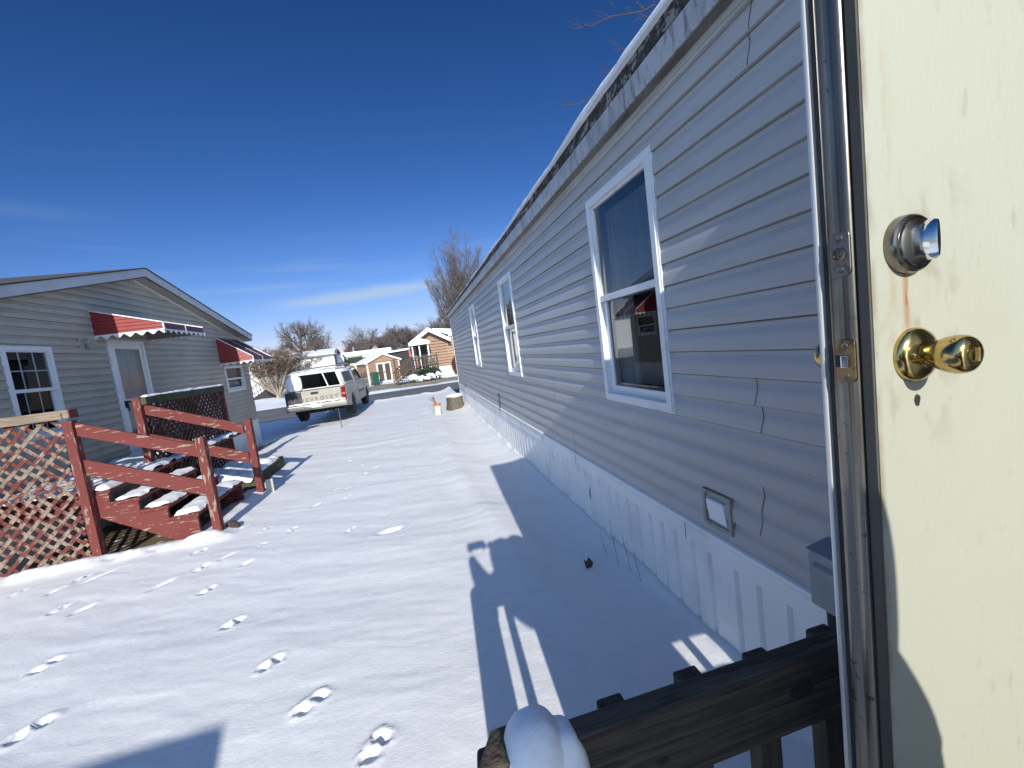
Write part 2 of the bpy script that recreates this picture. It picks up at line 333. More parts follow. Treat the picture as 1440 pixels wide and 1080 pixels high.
w = bpy.data.worlds.new('World'); sc.world = w; w.use_nodes = True; nt = w.node_tree; N = nt.nodes; L = nt.links
bg = N['Background']; sky = N.new('ShaderNodeTexSky'); sky.sky_type = 'NISHITA'; sky.sun_disc = False
sky.sun_elevation = EL; sky.sun_rotation = math.pi + AZ; sky.altitude = 200; sky.air_density = 1.0; sky.dust_density = .35; sky.ozone_density = 3.0
tc = N.new('ShaderNodeTexCoord')
mp = N.new('ShaderNodeMapping'); mp.inputs['Scale'].default_value = (2.2, 2.2, 26); mp.inputs['Rotation'].default_value = (R_(2), R_(-1.5), 0); L.new(tc.outputs['Generated'], mp.inputs[0])
no = N.new('ShaderNodeTexNoise'); no.inputs['Scale'].default_value = 1.5; no.inputs['Detail'].default_value = 7; no.inputs['Roughness'].default_value = .55; L.new(mp.outputs[0], no.inputs[0])
r1 = N.new('ShaderNodeMapRange'); r1.interpolation_type = 'SMOOTHSTEP'; r1.inputs[1].default_value = .46; r1.inputs[2].default_value = .70; L.new(no.outputs['Fac'], r1.inputs[0])
sp = N.new('ShaderNodeSeparateXYZ'); L.new(tc.outputs['Generated'], sp.inputs[0])
r2 = N.new('ShaderNodeMapRange'); r2.interpolation_type = 'SMOOTHSTEP'; r2.inputs[1].default_value = .30; r2.inputs[2].default_value = .10; L.new(sp.outputs['Z'], r2.inputs[0])
m1 = N.new('ShaderNodeMath'); m1.operation = 'MULTIPLY'; L.new(r1.outputs[0], m1.inputs[0]); L.new(r2.outputs[0], m1.inputs[1])
def mth(op, a, b=None, c=None):
    n_ = N.new('ShaderNodeMath'); n_.operation = op
    for i_, v_ in enumerate((a, b, c)):
        if v_ is None: continue
        if isinstance(v_, (int, float)): n_.inputs[i_].default_value = v_
        else: L.new(v_, n_.inputs[i_])
    return n_.outputs[0]
m2o = mth('MULTIPLY', m1.outputs[0], .40)
no2 = N.new('ShaderNodeTexNoise'); no2.inputs['Scale'].default_value = 3.4; no2.inputs['Detail'].default_value = 8; no2.inputs['Roughness'].default_value = .6; L.new(mp.outputs[0], no2.inputs[0])
# thin cirrus streaks low in the sky: (slope centre at x = 0, slope, half height, x from, x to, strength)
for (z0_, sl_, hh_, xa_, xb_, st_) in ((.156, .055, .014, -.28, .16, 1.25), (.128, .02, .016, -.05, .25, .55), (.186, .03, .007, -.55, -.15, .35), (.305, .02, .012, -.80, -.45, .12), (.085, .0, .022, -.5, .3, .35)):
    dz_ = mth('SUBTRACT', mth('SUBTRACT', sp.outputs['Z'], z0_), mth('MULTIPLY', sp.outputs['X'], sl_))
    dz_ = mth('ADD', dz_, mth('MULTIPLY', mth('SUBTRACT', no2.outputs['Fac'], .5), hh_ * 1.6))
    g_ = mth('EXPONENT', mth('MULTIPLY', mth('POWER', mth('ABSOLUTE', mth('DIVIDE', dz_, hh_)), 2.0), -1.0))
    xm_ = mth('DIVIDE', mth('SUBTRACT', sp.outputs['X'], (xa_ + xb_) / 2), (xb_ - xa_) / 2)
    xw_ = mth('EXPONENT', mth('MULTIPLY', mth('POWER', mth('ABSOLUTE', xm_), 4.0), -1.6))
    front_ = mth('GREATER_THAN', sp.outputs['Y'], 0.0)
    tt_ = mth('MULTIPLY', mth('MULTIPLY', g_, xw_), mth('MULTIPLY', mth('MULTIPLY', front_, st_), mth('MULTIPLY_ADD', no.outputs['Fac'], 1.6, -.2)))
    m2o = mth('MAXIMUM', m2o, mth('MINIMUM', tt_, .9))
sx = N.new('ShaderNodeSeparateColor'); cx2 = N.new('ShaderNodeCombineColor'); L.new(sky.outputs[0], sx.inputs[0])
SKS, SKE = .11, 1.11
for i_, (ti, ga, am) in enumerate(((.80, 1.80, 1.22), (.93, 1.40, .68), (1.12, 1.33, .705))):
    # deeper, clearer blue than the plain sky model: a per-channel power
    a_ = N.new('ShaderNodeMath'); a_.operation = 'MULTIPLY'; a_.inputs[1].default_value = ti * SKS * 1.27; L.new(sx.outputs[i_], a_.inputs[0])
    b_ = N.new('ShaderNodeMath'); b_.operation = 'POWER'; b_.inputs[1].default_value = ga; L.new(a_.outputs[0], b_.inputs[0])
    c_ = N.new('ShaderNodeMath'); c_.operation = 'MULTIPLY'; c_.inputs[1].default_value = am / (SKS * SKE); L.new(b_.outputs[0], c_.inputs[0])
    L.new(c_.outputs[0], cx2.inputs[i_])
# the half of the sky round the sun stays ungraded, with brightness added to fill the shade
gs = N.new('ShaderNodeSeparateXYZ'); L.new(tc.outputs['Generated'], gs.inputs[0])
gr = N.new('ShaderNodeMapRange'); gr.interpolation_type = 'SMOOTHSTEP'; gr.inputs[1].default_value = .05; gr.inputs[2].default_value = -.45; L.new(gs.outputs['Y'], gr.inputs[0])
gl_ = N.new('ShaderNodeMix'); gl_.data_type = 'RGBA'; L.new(gr.outputs[0], gl_.inputs['Factor']); L.new(cx2.outputs[0], gl_.inputs['A'])
gb = N.new('ShaderNodeMix'); gb.data_type = 'RGBA'; gb.blend_type = 'MULTIPLY'; gb.inputs['Factor'].default_value = 1; L.new(sky.outputs[0], gb.inputs['A']); gb.inputs['B'].default_value = (1.55, 1.75, 1.95, 1); L.new(gb.outputs['Result'], gl_.inputs['B'])
mx = N.new('ShaderNodeMix'); mx.data_type = 'RGBA'; L.new(m2o, mx.inputs['Factor']); L.new(gl_.outputs['Result'], mx.inputs['A']); mx.inputs['B'].default_value = (3.5, 4.9, 6.8, 1)
L.new(mx.outputs['Result'], bg.inputs['Color']); bg.inputs['Strength'].default_value = .11
sc.view_settings.view_transform = 'Standard'; sc.view_settings.look = 'None'; sc.view_settings.gamma = 1; sc.view_settings.exposure = .15

# ------------------------------------------------------------------ ground
def ground_z(X, Y):
    z = -1.8 + .030 * fbm(X * .35, Y * .35, 3)
    z = z - .17 * sstep(-3.6, -4.9, X) * sstep(6.5, 9.5, Y)
    z = z - .05 * sstep(10, 19, Y)
    # drip ridge and hollow along the right-hand home
    rx = .50 + .07 * np.sin(Y * .7) - .028 * (Y - 5)
    z = z + .028 * np.exp(-((X - rx) / .14) ** 2) * sstep(2.6, 4.5, Y) + .02 * fbm(X * 3, Y * 1.2, 2) * np.exp(-((X - rx) / .4) ** 2)
    z = z - .055 * sstep(rx, 1.0, X) * (1 - sstep(1.15, 1.45, X)) * sstep(2, 4, Y)
    z = z + .09 * sstep(11.5, 14, Y) * sstep(.5, 1.4, X)
    # wind ripples
    u = Y + .32 * X + .35 * fbm(X * .5, Y * .8, 3)
    a = .5 + vnoise(X * .4 + 3, Y * .35)
    w_ = -.95 * X * .32 + X * .95 * 0 ; v_ = X - .32 * Y
    z = z + .013 * fbm(v_ * .55 + 5, u * 1.9, 5) + .0075 * a * fbm(v_ * 1.1 + 40, u * 5.2, 3) + .0035 * a * np.sin(u * 9.5 + 3 * vnoise(X * .8, Y * .8)) * sstep(3.5, 7, Y)
    z = z + .0022 * fbm(v_ * 5 + 11, u * 17, 3) + .0010 * vnoise(X * 60, Y * 60)
    return z

prints = [(-.47,1.92,1.1),(-.85,2.32,1.1),(-1.19,2.77,1),(-1.64,3.39,1),(-2.1,4.06,1),(-2.38,4.59,1),(-2.62,5.07,1),(-2.42,2.73,1.2),(-2.81,3.39,1.1),(-3.36,4.31,1),(-3.72,4.81,.9),(-4.14,4.95,.9),(-3.65,5.02,.9),
          (-1.92,4.88,.8),(-2.03,5.38,.8),(-1.68,5.15,.9),(-.99,4.81,.8),(-2.35,5.58,.8),(-1.44,6.5,.8),(-1.26,6.48,.7),(-1.07,8.51,.8),(-1.08,7.09,.9),(-.78,8.15,1),(-.52,10.14,.9),(-.14,11.35,.9),(-.68,9.05,.9),(-1.18,7.76,.9),(-1.21,6.03,.8),
          (-.95,7.4,.9),(-.6,9.6,.9),(-.3,10.7,.9),(.0,12.2,.9),(.1,13.1,.9),(.3,14.3,.9),(-1.5,8.3,.8),(-1.7,7.3,.8),(-.9,12.5,.8),(.5,15.4,.9),(.7,16.8,.9),(-.6,14,.8)]
drags = [(-2.59,4.41,.26,.035,.95),(-3.11,4.24,.20,.035,.9),(-.53,4.54,.30,.07,.25),(-2.19,4.77,.2,.03,.9),(-1.9,4.5,.14,.03,.8),(-3.45,4.95,.4,.03,.9),(-1.58,5.95,.22,.03,1.1)]
NX0, NX1 = -5.4, 1.52
ys = [.55]
while ys[-1] < 22.2: ys.append(ys[-1] + max(.009, .0062 * ys[-1]))
ys = np.array([-3.0, -2, -1, -.4, .1, .35] + ys); xs = np.linspace(NX0, NX1, 330)
XX, YY = np.meshgrid(xs, ys); ZZ = ground_z(XX, YY)
def local(cx, cy, r):
    i0, i1 = np.searchsorted(ys, [cy - r, cy + r]); j0, j1 = np.searchsorted(xs, [cx - r, cx + r]); return slice(i0, i1), slice(j0, j1)
rr = random.Random(3)
for (px, py, s) in prints:
    for k in (0, 1):
        ang = R_(52 + rr.uniform(-16, 16)); ox = px + k * .078 * s * math.cos(ang); oy = py + k * .078 * s * math.sin(ang)
        sl_ = local(ox, oy, .3); dx = XX[sl_] - ox; dy = YY[sl_] - oy
        a2 = R_(rr.uniform(0, 180)); uu = dx * math.cos(a2) + dy * math.sin(a2); vv = -dx * math.sin(a2) + dy * math.cos(a2)
        q = np.sqrt((uu / (.041 * s)) ** 2 + (vv / (.035 * s)) ** 2) + .55 * fbm(dx * 32 + ox * 9, dy * 32, 2)
        ZZ[sl_] += -.031 * s * rr.uniform(.75, 1.15) * (1 - sstep(.45, 1.1, q)) + .009 * s * np.exp(-((q - 1.3) / .28) ** 2) * (1 + 1.5 * vnoise(dx * 40, dy * 40)) + .016 * (1 - sstep(.3, 1.0, q)) * vnoise(dx * 70, dy * 70)
for (px, py, ln, wd, an) in drags:
    sl_ = local(px, py, .6); dx = XX[sl_] - px; dy = YY[sl_] - py
    uu = dx * math.cos(an) + dy * math.sin(an); vv = -dx * math.sin(an) + dy * math.cos(an)
    q = np.sqrt((uu / (ln * .5)) ** 2 + (vv / wd) ** 2) + .2 * vnoise(dx * 30, dy * 30)
    ZZ[sl_] += -.03 * (1 - sstep(.4, 1.05, q)) + .006 * np.exp(-((q - 1.25) / .2) ** 2)
# snow edge along the road, drifts against posts and skirting, wheel hollow, banked rim at the deck
edge = 21.3 + .25 * fbm(XX * .8, XX * 0 + 2, 3) - .12 * np.maximum(0, -XX)
ZZ -= .30 * sstep(edge, edge + .5, YY)
ZZ += .05 * np.exp(-((YY - edge + .25) / .3) ** 2) * (1 + 1.2 * vnoise(XX * 3, YY * 3))
ZZ -= .10 * np.exp(-(((XX + 3.4) / .95) ** 4 + ((YY - 16.8) / 2.2) ** 4))
ZZ += .035 * np.exp(-((XX - 1.42) / .05) ** 2) * (1 + vnoise(YY * 6, XX * 0 + 1)) * (YY > 1)
hole = sstep(-2.95, -3.1, XX) * sstep(5.62, 5.9, YY) * (1 - sstep(9.2, 9.5, YY))
ZZ -= .10 * hole
ZZ += .045 * np.exp(-((YY - 5.44) / .11) ** 2) * sstep(-2.3, -2.6, XX) * (1 + 1.6 * fbm(XX * 5, YY * 5, 3))
ZZ += .06 * np.exp(-((XX + 2.66) / .14) ** 2) * sstep(5.2, 5.6, YY) * (1 - sstep(7.0, 7.4, YY))
ny, nx = XX.shape
v = np.stack([XX.ravel(), YY.ravel(), ZZ.ravel()], 1)
idx = np.arange(ny * nx).reshape(ny, nx)
fc = np.stack([idx[:-1, :-1].ravel(), idx[:-1, 1:].ravel(), idx[1:, 1:].ravel(), idx[1:, :-1].ravel()], 1)
me = bpy.data.meshes.new('yard_snow'); me.from_pydata(v.tolist(), [], fc.tolist()); me.shade_smooth(); me.materials.append(M['yard'])
yo = bpy.data.objects.new('yard_snow', me); COL.objects.link(yo); yo['kind'] = 'structure'; yo['label'] = 'wind rippled snow covering the yard between the two homes'; ROOTS.append(yo)

g = MB()
gx = np.concatenate([[-900, -400, -150, -70], np.linspace(-40, 25, 110), [50, 120, 400, 900]]); gy = np.concatenate([[-300, -60, -10, 10, 20], np.linspace(27.6, 50, 60), [60, 80, 120, 200, 500, 1500]])
GX, GY = np.meshgrid(gx, gy); GZ = -2.06 + 0 * GX + (.10 + .14 * fbm(GX * .9, GY * 1.1, 3)) * sstep(27.7, 28.6, GY) * (1 - sstep(60, 90, GY))
# the bare tan strip in front of the shed lies lower
low = sstep(-4.6, -3.6, GX) * sstep(29.4, 29.9, GY + .25 * fbm(GX * 1.5, GX * 0, 2)) * (1 - sstep(34.6 , 35.6, GY - .55 * (GX + 1.5) * -1 * 0 - 1.9 * sstep(1.0, -3.5, GX) * 2))
GZ = np.where(low > .3, -2.06, GZ)
n2, n1 = GX.shape; idx = np.arange(n2 * n1).reshape(n2, n1)
g.add(np.stack([GX.ravel(), GY.ravel(), GZ.ravel()], 1), np.stack([idx[:-1, :-1].ravel(), idx[:-1, 1:].ravel(), idx[1:, 1:].ravel(), idx[1:, :-1].ravel()], 1).tolist())
o = g.build('ground', M['snow'], kind='structure', label='snow covered ground beyond the road', smooth=True, angle=80)
g = MB(); g.box(-120, 120, 21.0, 27.9, -2.3, -1.99); g.build('road', M['road'], kind='structure', label='wet grey asphalt road crossing behind the pickup truck')
g = MB(); g.add([(-4.6, 29.6, -2.03), (3.2, 29.6, -2.03), (3.2, 35.0, -2.03), (.0, 37.0, -2.03), (-1.4, 40.5, -2.03), (-4.6, 39.0, -2.03)], [(0, 1, 2, 3, 4, 5)])
g.build('driveway', M['drive'], kind='structure', label='tan bare driveway strip in front of the tan shed')

# ------------------------------------------------------------------ siding
def siding(mb, x0, s, ya, yb, za, zb, zbase, p, d, yfun=None):
    k0 = int(math.floor((za - zbase) / p)); k1 = int(math.ceil((zb - zbase) / p))
    for k in range(k0, k1):
        z0 = zbase + k * p
        pr = [(z0, .0), (z0 + .0005, d), (z0 + .012, d * 1.02), (z0 + .40 * p, d * .97), (z0 + .50 * p, d * .90), (z0 + .60 * p, d * .73), (z0 + .70 * p, d * .42), (z0 + .80 * p, d * .16), (z0 + .945 * p, d * .02), (z0 + p, 0)]
        q = []
        for i in range(len(pr) - 1):
            (a, b), (c, e) = pr[i], pr[i + 1]
            if c <= za or a >= zb: continue
            f = lambda z: b + (e - b) * ((z - a) / (c - a) if c > a else 0)
            lo, hi = max(a, za), min(c, zb)
            if not q: q.append((lo, f(lo)))
            q.append((hi, f(hi)))
        if len(q) < 2: continue
        y0, y1 = (ya, yb) if yfun is None else yfun(z0)
        if y1 - y0 < .05: continue
        # real vinyl is never dead flat: each course bows a millimetre or two along its length
        n = max(1, int((y1 - y0) / .22)); m = n + 1; yy = np.linspace(y0, y1, m); wob = .0042 * vnoise(yy * .9, yy * 0 + k * 3.7) + .0024 * vnoise(yy * 2.7 + 5, yy * 0 + k * 1.9); wz = .004 * vnoise(yy * .6, yy * 0 + k * 2.3)
        v = []
        for z, e in q: v += [(x0 + s * (e + float(wob[j]) * min(1, e / d)), float(yy[j]), z + float(wz[j])) for j in range(m)]
        fl = [(i * m + j, i * m + j + 1, (i + 1) * m + j + 1, (i + 1) * m + j) for i in range(len(q) - 1) for j in range(n)]
        full = q[-1][0] > z0 + p - 1e-6; cut = n * (len(q) - 2) if full else len(fl)
        mb.add(v, fl[:cut])
        if full:
            b0 = len(mb.v) - len(v)
            for q_ in fl[cut:]: mb.f.append([b0 + i for i in q_]); mb.mi.append(2)      # darker strip along the butt joint
def seam(mb, x0, s, y, k0, k1, zbase, p, d, wid=.0035, mi=1):
    for k in range(k0, k1):
        z0 = zbase + k * p; jy = .012 * math.sin(k * 2.3)
        pr = [(z0 + .001, d + .003, .004), (z0 + .2 * p, d + .003, -.001), (z0 + .40 * p, d * .95 + .003, -.009), (z0 + .57 * p, d * .82 + .003, -.013), (z0 + .68 * p, d * .42 + .003, -.008), (z0 + .985 * p, .003, .006)]
        v = []
        for z, e, o in pr: v += [(x0 + s * e, y + jy + o, z), (x0 + s * e, y + jy + o + wid, z)]
        mb.add(v, [(2 * i, 2 * i + 1, 2 * i + 3, 2 * i + 2) for i in range(len(pr) - 1)], mi)

def win_frame(mb, x0, s, ya, yb, za, zb, w=.05, out=.03, inn=.05, fl=.018):
    """picture-frame trim round an opening in a wall at x0 whose outside is on side s"""
    def B(y0, y1, z0, z1, o, i): mb.box(min(x0 + s * o, x0 - s * i), max(x0 + s * o, x0 - s * i), y0, y1, z0, z1)
    B(ya, ya + w, za, zb, out, inn); B(yb - w, yb, za, zb, out, inn)
    B(ya + w, yb - w, zb - w, zb, out, inn); B(ya + w, yb - w, za, za + w, out, inn)
    # raised outer flange
    B(ya - .012, ya, za - .012, zb + .012, fl, 0); B(yb, yb + .012, za - .012, zb + .012, fl, 0)
    B(ya, yb, zb, zb + .012, fl, 0); B(ya, yb, za - .012, za, fl, 0)

def outq(mb, s, x, y0, y1, z0, z1):
    q = [(x, y0, z0), (x, y1, z0), (x, y1, z1), (x, y0, z1)]          # faces +x as listed
    mb.add(q, [(0, 1, 2, 3)] if s > 0 else [(3, 2, 1, 0)])

def window(parent, x0, s, ya, yb, za, zb, zm, curtain=None, grid=False, blind=False, room='room'):
    f = MB(); win_frame(f, x0, s, ya, yb, za, zb, fl=.021 if s < 0 else .024)
    fo = f.build('window', M['white_frame'], parent, bevel=.004)
    w = .05; a, b = ya + w, yb - w; t, c = zb - w, za + w
    S = MB()
    def B(y0, y1, z0, z1, o, i): S.box(min(x0 + s * o, x0 - s * i), max(x0 + s * o, x0 - s * i), y0, y1, z0, z1)
    B(a, b, zm - .02, zm + .025, .016, .02)                         # meeting rail
    B(a, a + .018, zm + .025, t, .004, .03); B(b - .018, b, zm + .025, t, .004, .03); B(a + .018, b - .018, t - .018, t, .004, .03)
    B(a, a + .04, c, zm - .02, -.015, .045); B(b - .04, b, c, zm - .02, -.015, .045); B(a + .04, b - .04, c, c + .055, -.015, .045)
    if grid:
        n = 3
        for i in range(1, n): y = a + (b - a) * i / n; B(y - .008, y + .008, zm + .026, t - .019, -.014, .022); B(y - .008, y + .008, c + .056, zm - .021, -.034, .040)
        z = (zm + t) / 2
        for i in range(n): B(a + .019 + (b - a - .038) * i / n + .004, a + .019 + (b - a - .038) * (i + 1) / n - .004, z - .008, z + .008, -.0145, .0215)
    S.build('sash', M['white_frame'], fo, bevel=.002)
    P = MB(); xx = x0 - s * .012; outq(P, s, xx, a + .018, b - .018, zm + .025, t - .018); P.build('pane', M['glass' if s < 0 else 'glass_left'], fo, recalc=False)
    P = MB(); xx = x0 - s * .030; outq(P, s, xx, a + .04, b - .04, c + .055, zm - .02); P.build('pane', M['glass' if s < 0 else 'glass_left'], fo, recalc=False)
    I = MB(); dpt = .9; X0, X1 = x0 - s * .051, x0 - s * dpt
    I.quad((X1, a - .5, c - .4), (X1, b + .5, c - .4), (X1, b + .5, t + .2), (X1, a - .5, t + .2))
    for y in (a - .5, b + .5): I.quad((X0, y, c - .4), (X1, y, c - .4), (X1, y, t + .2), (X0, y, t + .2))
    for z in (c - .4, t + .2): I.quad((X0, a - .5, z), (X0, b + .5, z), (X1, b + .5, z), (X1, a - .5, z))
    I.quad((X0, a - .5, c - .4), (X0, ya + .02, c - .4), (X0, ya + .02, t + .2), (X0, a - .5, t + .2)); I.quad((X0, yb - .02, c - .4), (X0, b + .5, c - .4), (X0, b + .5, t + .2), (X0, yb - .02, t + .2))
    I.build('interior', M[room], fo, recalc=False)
    if curtain:
        C = MB()
        for (y0, y1, z0, z1, mi) in curtain:
            n = 40; vv = []
            for i in range(n + 1):
                y = y0 + (y1 - y0) * i / n; xx = x0 - s * (.12 + .018 * math.sin(i * 1.35))
                vv += [(xx, y, z0), (xx, y, z1)]
            C.add(vv, [(2 * i, 2 * i + 1, 2 * i + 3, 2 * i + 2) for i in range(n)], mi)
        C.build('curtain', [M['curtain'], M['blind']], fo, smooth=True, recalc=False)
    return fo

# ------------------------------------------------------------------ RIGHT-HAND HOME
WX = 1.45; YF = 15.3
home = thing('mobile_home', 'long lavender grey mobile home with white skirting and the open cream door', 'mobile home', (3.5, 7, -1.8))
wins = [(2.165, 3.035, -.519, .987, .25), (5.69, 6.505, -.465, .995, .26), (9.285, 10.05, -.41, 1.01, .285)]
P_, D_, ZB = .1245, .0175, -1.155
sd = MB()
cuts = [.47]
for wv in wins: cuts += [wv[0] - .004, wv[1] + .004]
cuts.append(YF)
for i in range(0, len(cuts) - 1, 2): siding(sd, WX, -1, cuts[i], cuts[i + 1], -1.15, 1.175, ZB, P_, D_)
for wv in wins:
    siding(sd, WX, -1, wv[0] - .004, wv[1] + .004, -1.15, wv[2] - .004, ZB, P_, D_); siding(sd, WX, -1, wv[0] - .004, wv[1] + .004, wv[3] + .004, 1.175, ZB, P_, D_)
siding(sd, WX, -1, -5, -.52, -1.15, 1.175, ZB, P_, D_); siding(sd, WX, -1, -.52, .47, 1.03, 1.175, ZB, P_, D_)
for (y, a, b) in ((1.44, 17, 19), (1.53, 5, 7), (1.56, 1, 3), (4.1, 16, 18), (4.35, 4, 6), (7.4, 15, 17), (8.2, 9, 11), (3.9, 0, 2), (7.0, 1, 3), (11.0, 13, 15), (11.6, 5, 7), (12.9, 16, 18), (4.9, 11, 12), (5.2, 2, 4), (8.6, 17, 18)):
    seam(sd, WX, -1, y, a, b, ZB, P_, D_)
sd.build('siding', [M['vinyl'], M['seam'], M['joint_line']], home, recalc=False)
for i, wv in enumerate(wins):
    wd = wv[1] - wv[0]
    cur = [[(wv[1] - .30, wv[1] - .03, -.5, .9, 0), (wv[0] + .06, wv[0] + .56, .30, .9, 1)], [(wv[0] + .05, wv[0] + .26, -.4, .95, 0), (wv[1] - .30, wv[1] - .04, -.4, .95, 0)], [(wv[0] + .05, wv[0] + .30, -.4, .95, 0), (wv[1] - .3, wv[1] - .04, -.4, .95, 0)]][i]
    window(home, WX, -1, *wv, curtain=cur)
t = MB(); t.box(WX - .024, WX + .02, YF, YF + .07, -1.15, 1.18); t.box(WX - .016, WX + .02, YF - .03, YF, -1.15, 1.175); t.build('corner_trim', M['white_frame'], home, bevel=.004)
t = MB(); t.prism([(WX - .016, 1.176), (WX - .028, 1.178), (WX - .028, 1.19), (WX - .02, 1.205), (WX - .02, 1.252), (WX + .03, 1.252), (WX + .03, 1.176)], 'y', -5, YF + .06)
t.build('frieze', M['frieze'], home)
t = MB(); t.prism([(WX - .021, 1.253), (WX - .021, 1.236), (WX - .038, 1.229), (WX - .040, 1.240), (WX - .062, 1.240), (WX - .064, 1.232), (1.368, 1.228), (1.368, 1.253)], 'y', -5, YF + .08); t.build('soffit', M['soffit'], home)
# fascia: slightly wavy metal
def wavy(name, mt, prof, amp, seed, ya=-5, yb=15.42, n=260):
    mb = MB(); q = len(prof); vv = []
    for i in range(n + 1):
        y = ya + (yb - ya) * i / n
        for j, (x, z) in enumerate(prof):
            k = amp * (vnoise(np.array([y * 1.7 + seed]), np.array([j * 3.1]))[0] + .6 * vnoise(np.array([y * 6 + seed]), np.array([j * 5.7]))[0])
            vv.append((x + k, y, z + .6 * k))
    mb.add(vv, [(i * q + j, i * q + j + 1, (i + 1) * q + j + 1, (i + 1) * q + j) for i in range(n) for j in range(q - 1)])
    return mb.build(name, mt, home, smooth=True, angle=30)
wavy('fascia', M['fascia'], [(1.372, 1.232), (1.356, 1.229), (1.352, 1.24), (1.353, 1.30), (1.35, 1.345), (1.36, 1.349)], .003, 1)
wavy('drip_edge', M['mossy'], [(1.362, 1.3495), (1.349, 1.352), (1.346, 1.36), (1.350, 1.395), (1.346, 1.428), (1.37, 1.436)], .007, 9)
rf = MB(); rf.prism([(1.36, 1.40), (3.5, 1.85), (5.64, 1.40), (5.64, 1.25), (1.375, 1.25)], 'y', -5, YF + .10); rf.build('roof', M['fascia_left'], home)
# snow lip on the roof
mb = MB(); n = 420; pr = [(1.345, 1.418), (1.318, 1.424), (1.312, 1.445), (1.33, 1.468), (1.40, 1.487), (1.7, 1.555), (2.5, 1.72), (3.5, 1.92), (4.5, 1.72), (5.6, 1.49), (5.66, 1.43)]; q = len(pr); vv = []
for i in range(n + 1):
    y = -5 + 20.4 * i / n
    k = (.95 if y < 3 else max(.35, .95 - .10 * (y - 3))) + .34 * fbm(np.array([y * 1.1]), np.array([3.]), 3)[0] + .10 * fbm(np.array([y * 7]), np.array([8.]), 2)[0]; k = max(.2, k)
    for j, (x, z) in enumerate(pr):
        zz = 1.40 + .21 * (min(x, 7 - x) - 1.36); vv.append(((1.345 + (x - 1.345) * k) if j < 5 else x, y, zz + (z - zz) * (k if j < 6 else 1) + .006))
mb.add(vv, [(i * q + j, i * q + j + 1, (i + 1) * q + j + 1, (i + 1) * q + j) for i in range(n) for j in range(q - 1)])
mb.build('roof_snow', M['snow_clean'], base=(1.4, 7, 1.4), smooth=True, angle=60, label='snow lying along the roof edge of the lavender grey home', kind='stuff')
# skirting
sk = MB(); vv = []; ys_ = []; y = .45; prof = []
rs = random.Random(5)
while y < YF - .02:
    wd = rs.choice([.10, .125, .155, .10]); g0 = .034
    prof += [(y, 0), (y + wd, 0), (y + wd + .006, .024), (y + wd + g0, .024), (y + wd + g0 + .007, 0)]; y += wd + g0 + .012
for (y, dx) in prof: vv += [(1.432 + dx, y, -2.2), (1.432 + dx, y, -1.27)]
sk.add(vv, [(2 * i, 2 * i + 1, 2 * i + 3, 2 * i + 2) for i in range(len(prof) - 1)])
sk.build('skirting', M['skirt'], home, recalc=False)
t = MB(); t.prism([(1.449, -1.151), (1.432, -1.153), (1.415, -1.160), (1.413, -1.168), (1.428, -1.180), (1.429, -1.188), (1.423, -1.195), (1.421, -1.285), (1.427, -1.290), (1.449, -1.288)], 'y', .45, YF + .02)
for y in (2.14, 3.9, 5.0, 6.12, 7.7, 9.6, 11.8): t.box(1.4195, 1.4225, y, y + .004, -1.288, -1.19, 1)
t.build('skirting_cap', [M['skirt'], M['seam']], home, bevel=.0015)
t = MB()
for (y, z0, z1, wd) in ((3.63, -1.56, -1.30, .010),):
    zs = np.linspace(z0, z1, 9); vv = []
    for i, z in enumerate(zs):
        k = wd * (.25 + abs(math.sin(i * 1.9)) * .8) * (1.6 if i < 4 else .35); o_ = .012 * math.sin(i * 1.1)
        vv += [(1.4315, y + o_ - k, z), (1.4315, y + o_ + k, z)]
    t.add(vv, [(2 * i, 2 * i + 1, 2 * i + 3, 2 * i + 2) for i in range(8)])
t.build('skirting_tear', M['dark'], home, recalc=False)
t = MB(); t.tube([(1.43, 7.67, -.90), (1.425, 7.66, -.98), (1.43, 7.68, -1.10), (1.405, 7.66, -1.2)], .008, 6); t.lathe((1.44, 7.67, -.90), (-1, 0, 0), [(.02, 0), (.022, .02), (.012, .03)], 10)
t.build('cable', M['black'], home)
t = MB(); t.lathe((1.44, 13.2, -1.12), (-1, 0, 0), [(.03, 0), (.03, .035), (.012, .04)], 10); t.build('hose_tap', M['black'], home)
# vent near the skirting
t = MB(); ya, yb, za, zb = 1.747, 1.962, -1.112, -.912
for b_ in ((ya, yb, zb - .022, zb), (ya, yb, za, za + .022), (ya, ya + .022, za + .022, zb - .022), (yb - .022, yb, za + .022, zb - .022)): t.box(WX - .03, WX - .002, *b_)
vo = t.build('wall_vent', M['vent'], home, bevel=.003)
t = MB(); t.box(WX - .008, WX - .003, ya + .022, yb - .022, za + .022, zb - .022); t.build('vent_recess', M['browndoor'], vo)
t = MB(); t.prism([(WX - .008, za + .03), (WX - .022, za + .035), (WX - .036, zb - .055), (WX - .03, zb - .045), (WX - .008, zb - .045)], 'y', ya + .045, yb - .040); t.build('vent_flap', M['skirt'], vo, bevel=.004)
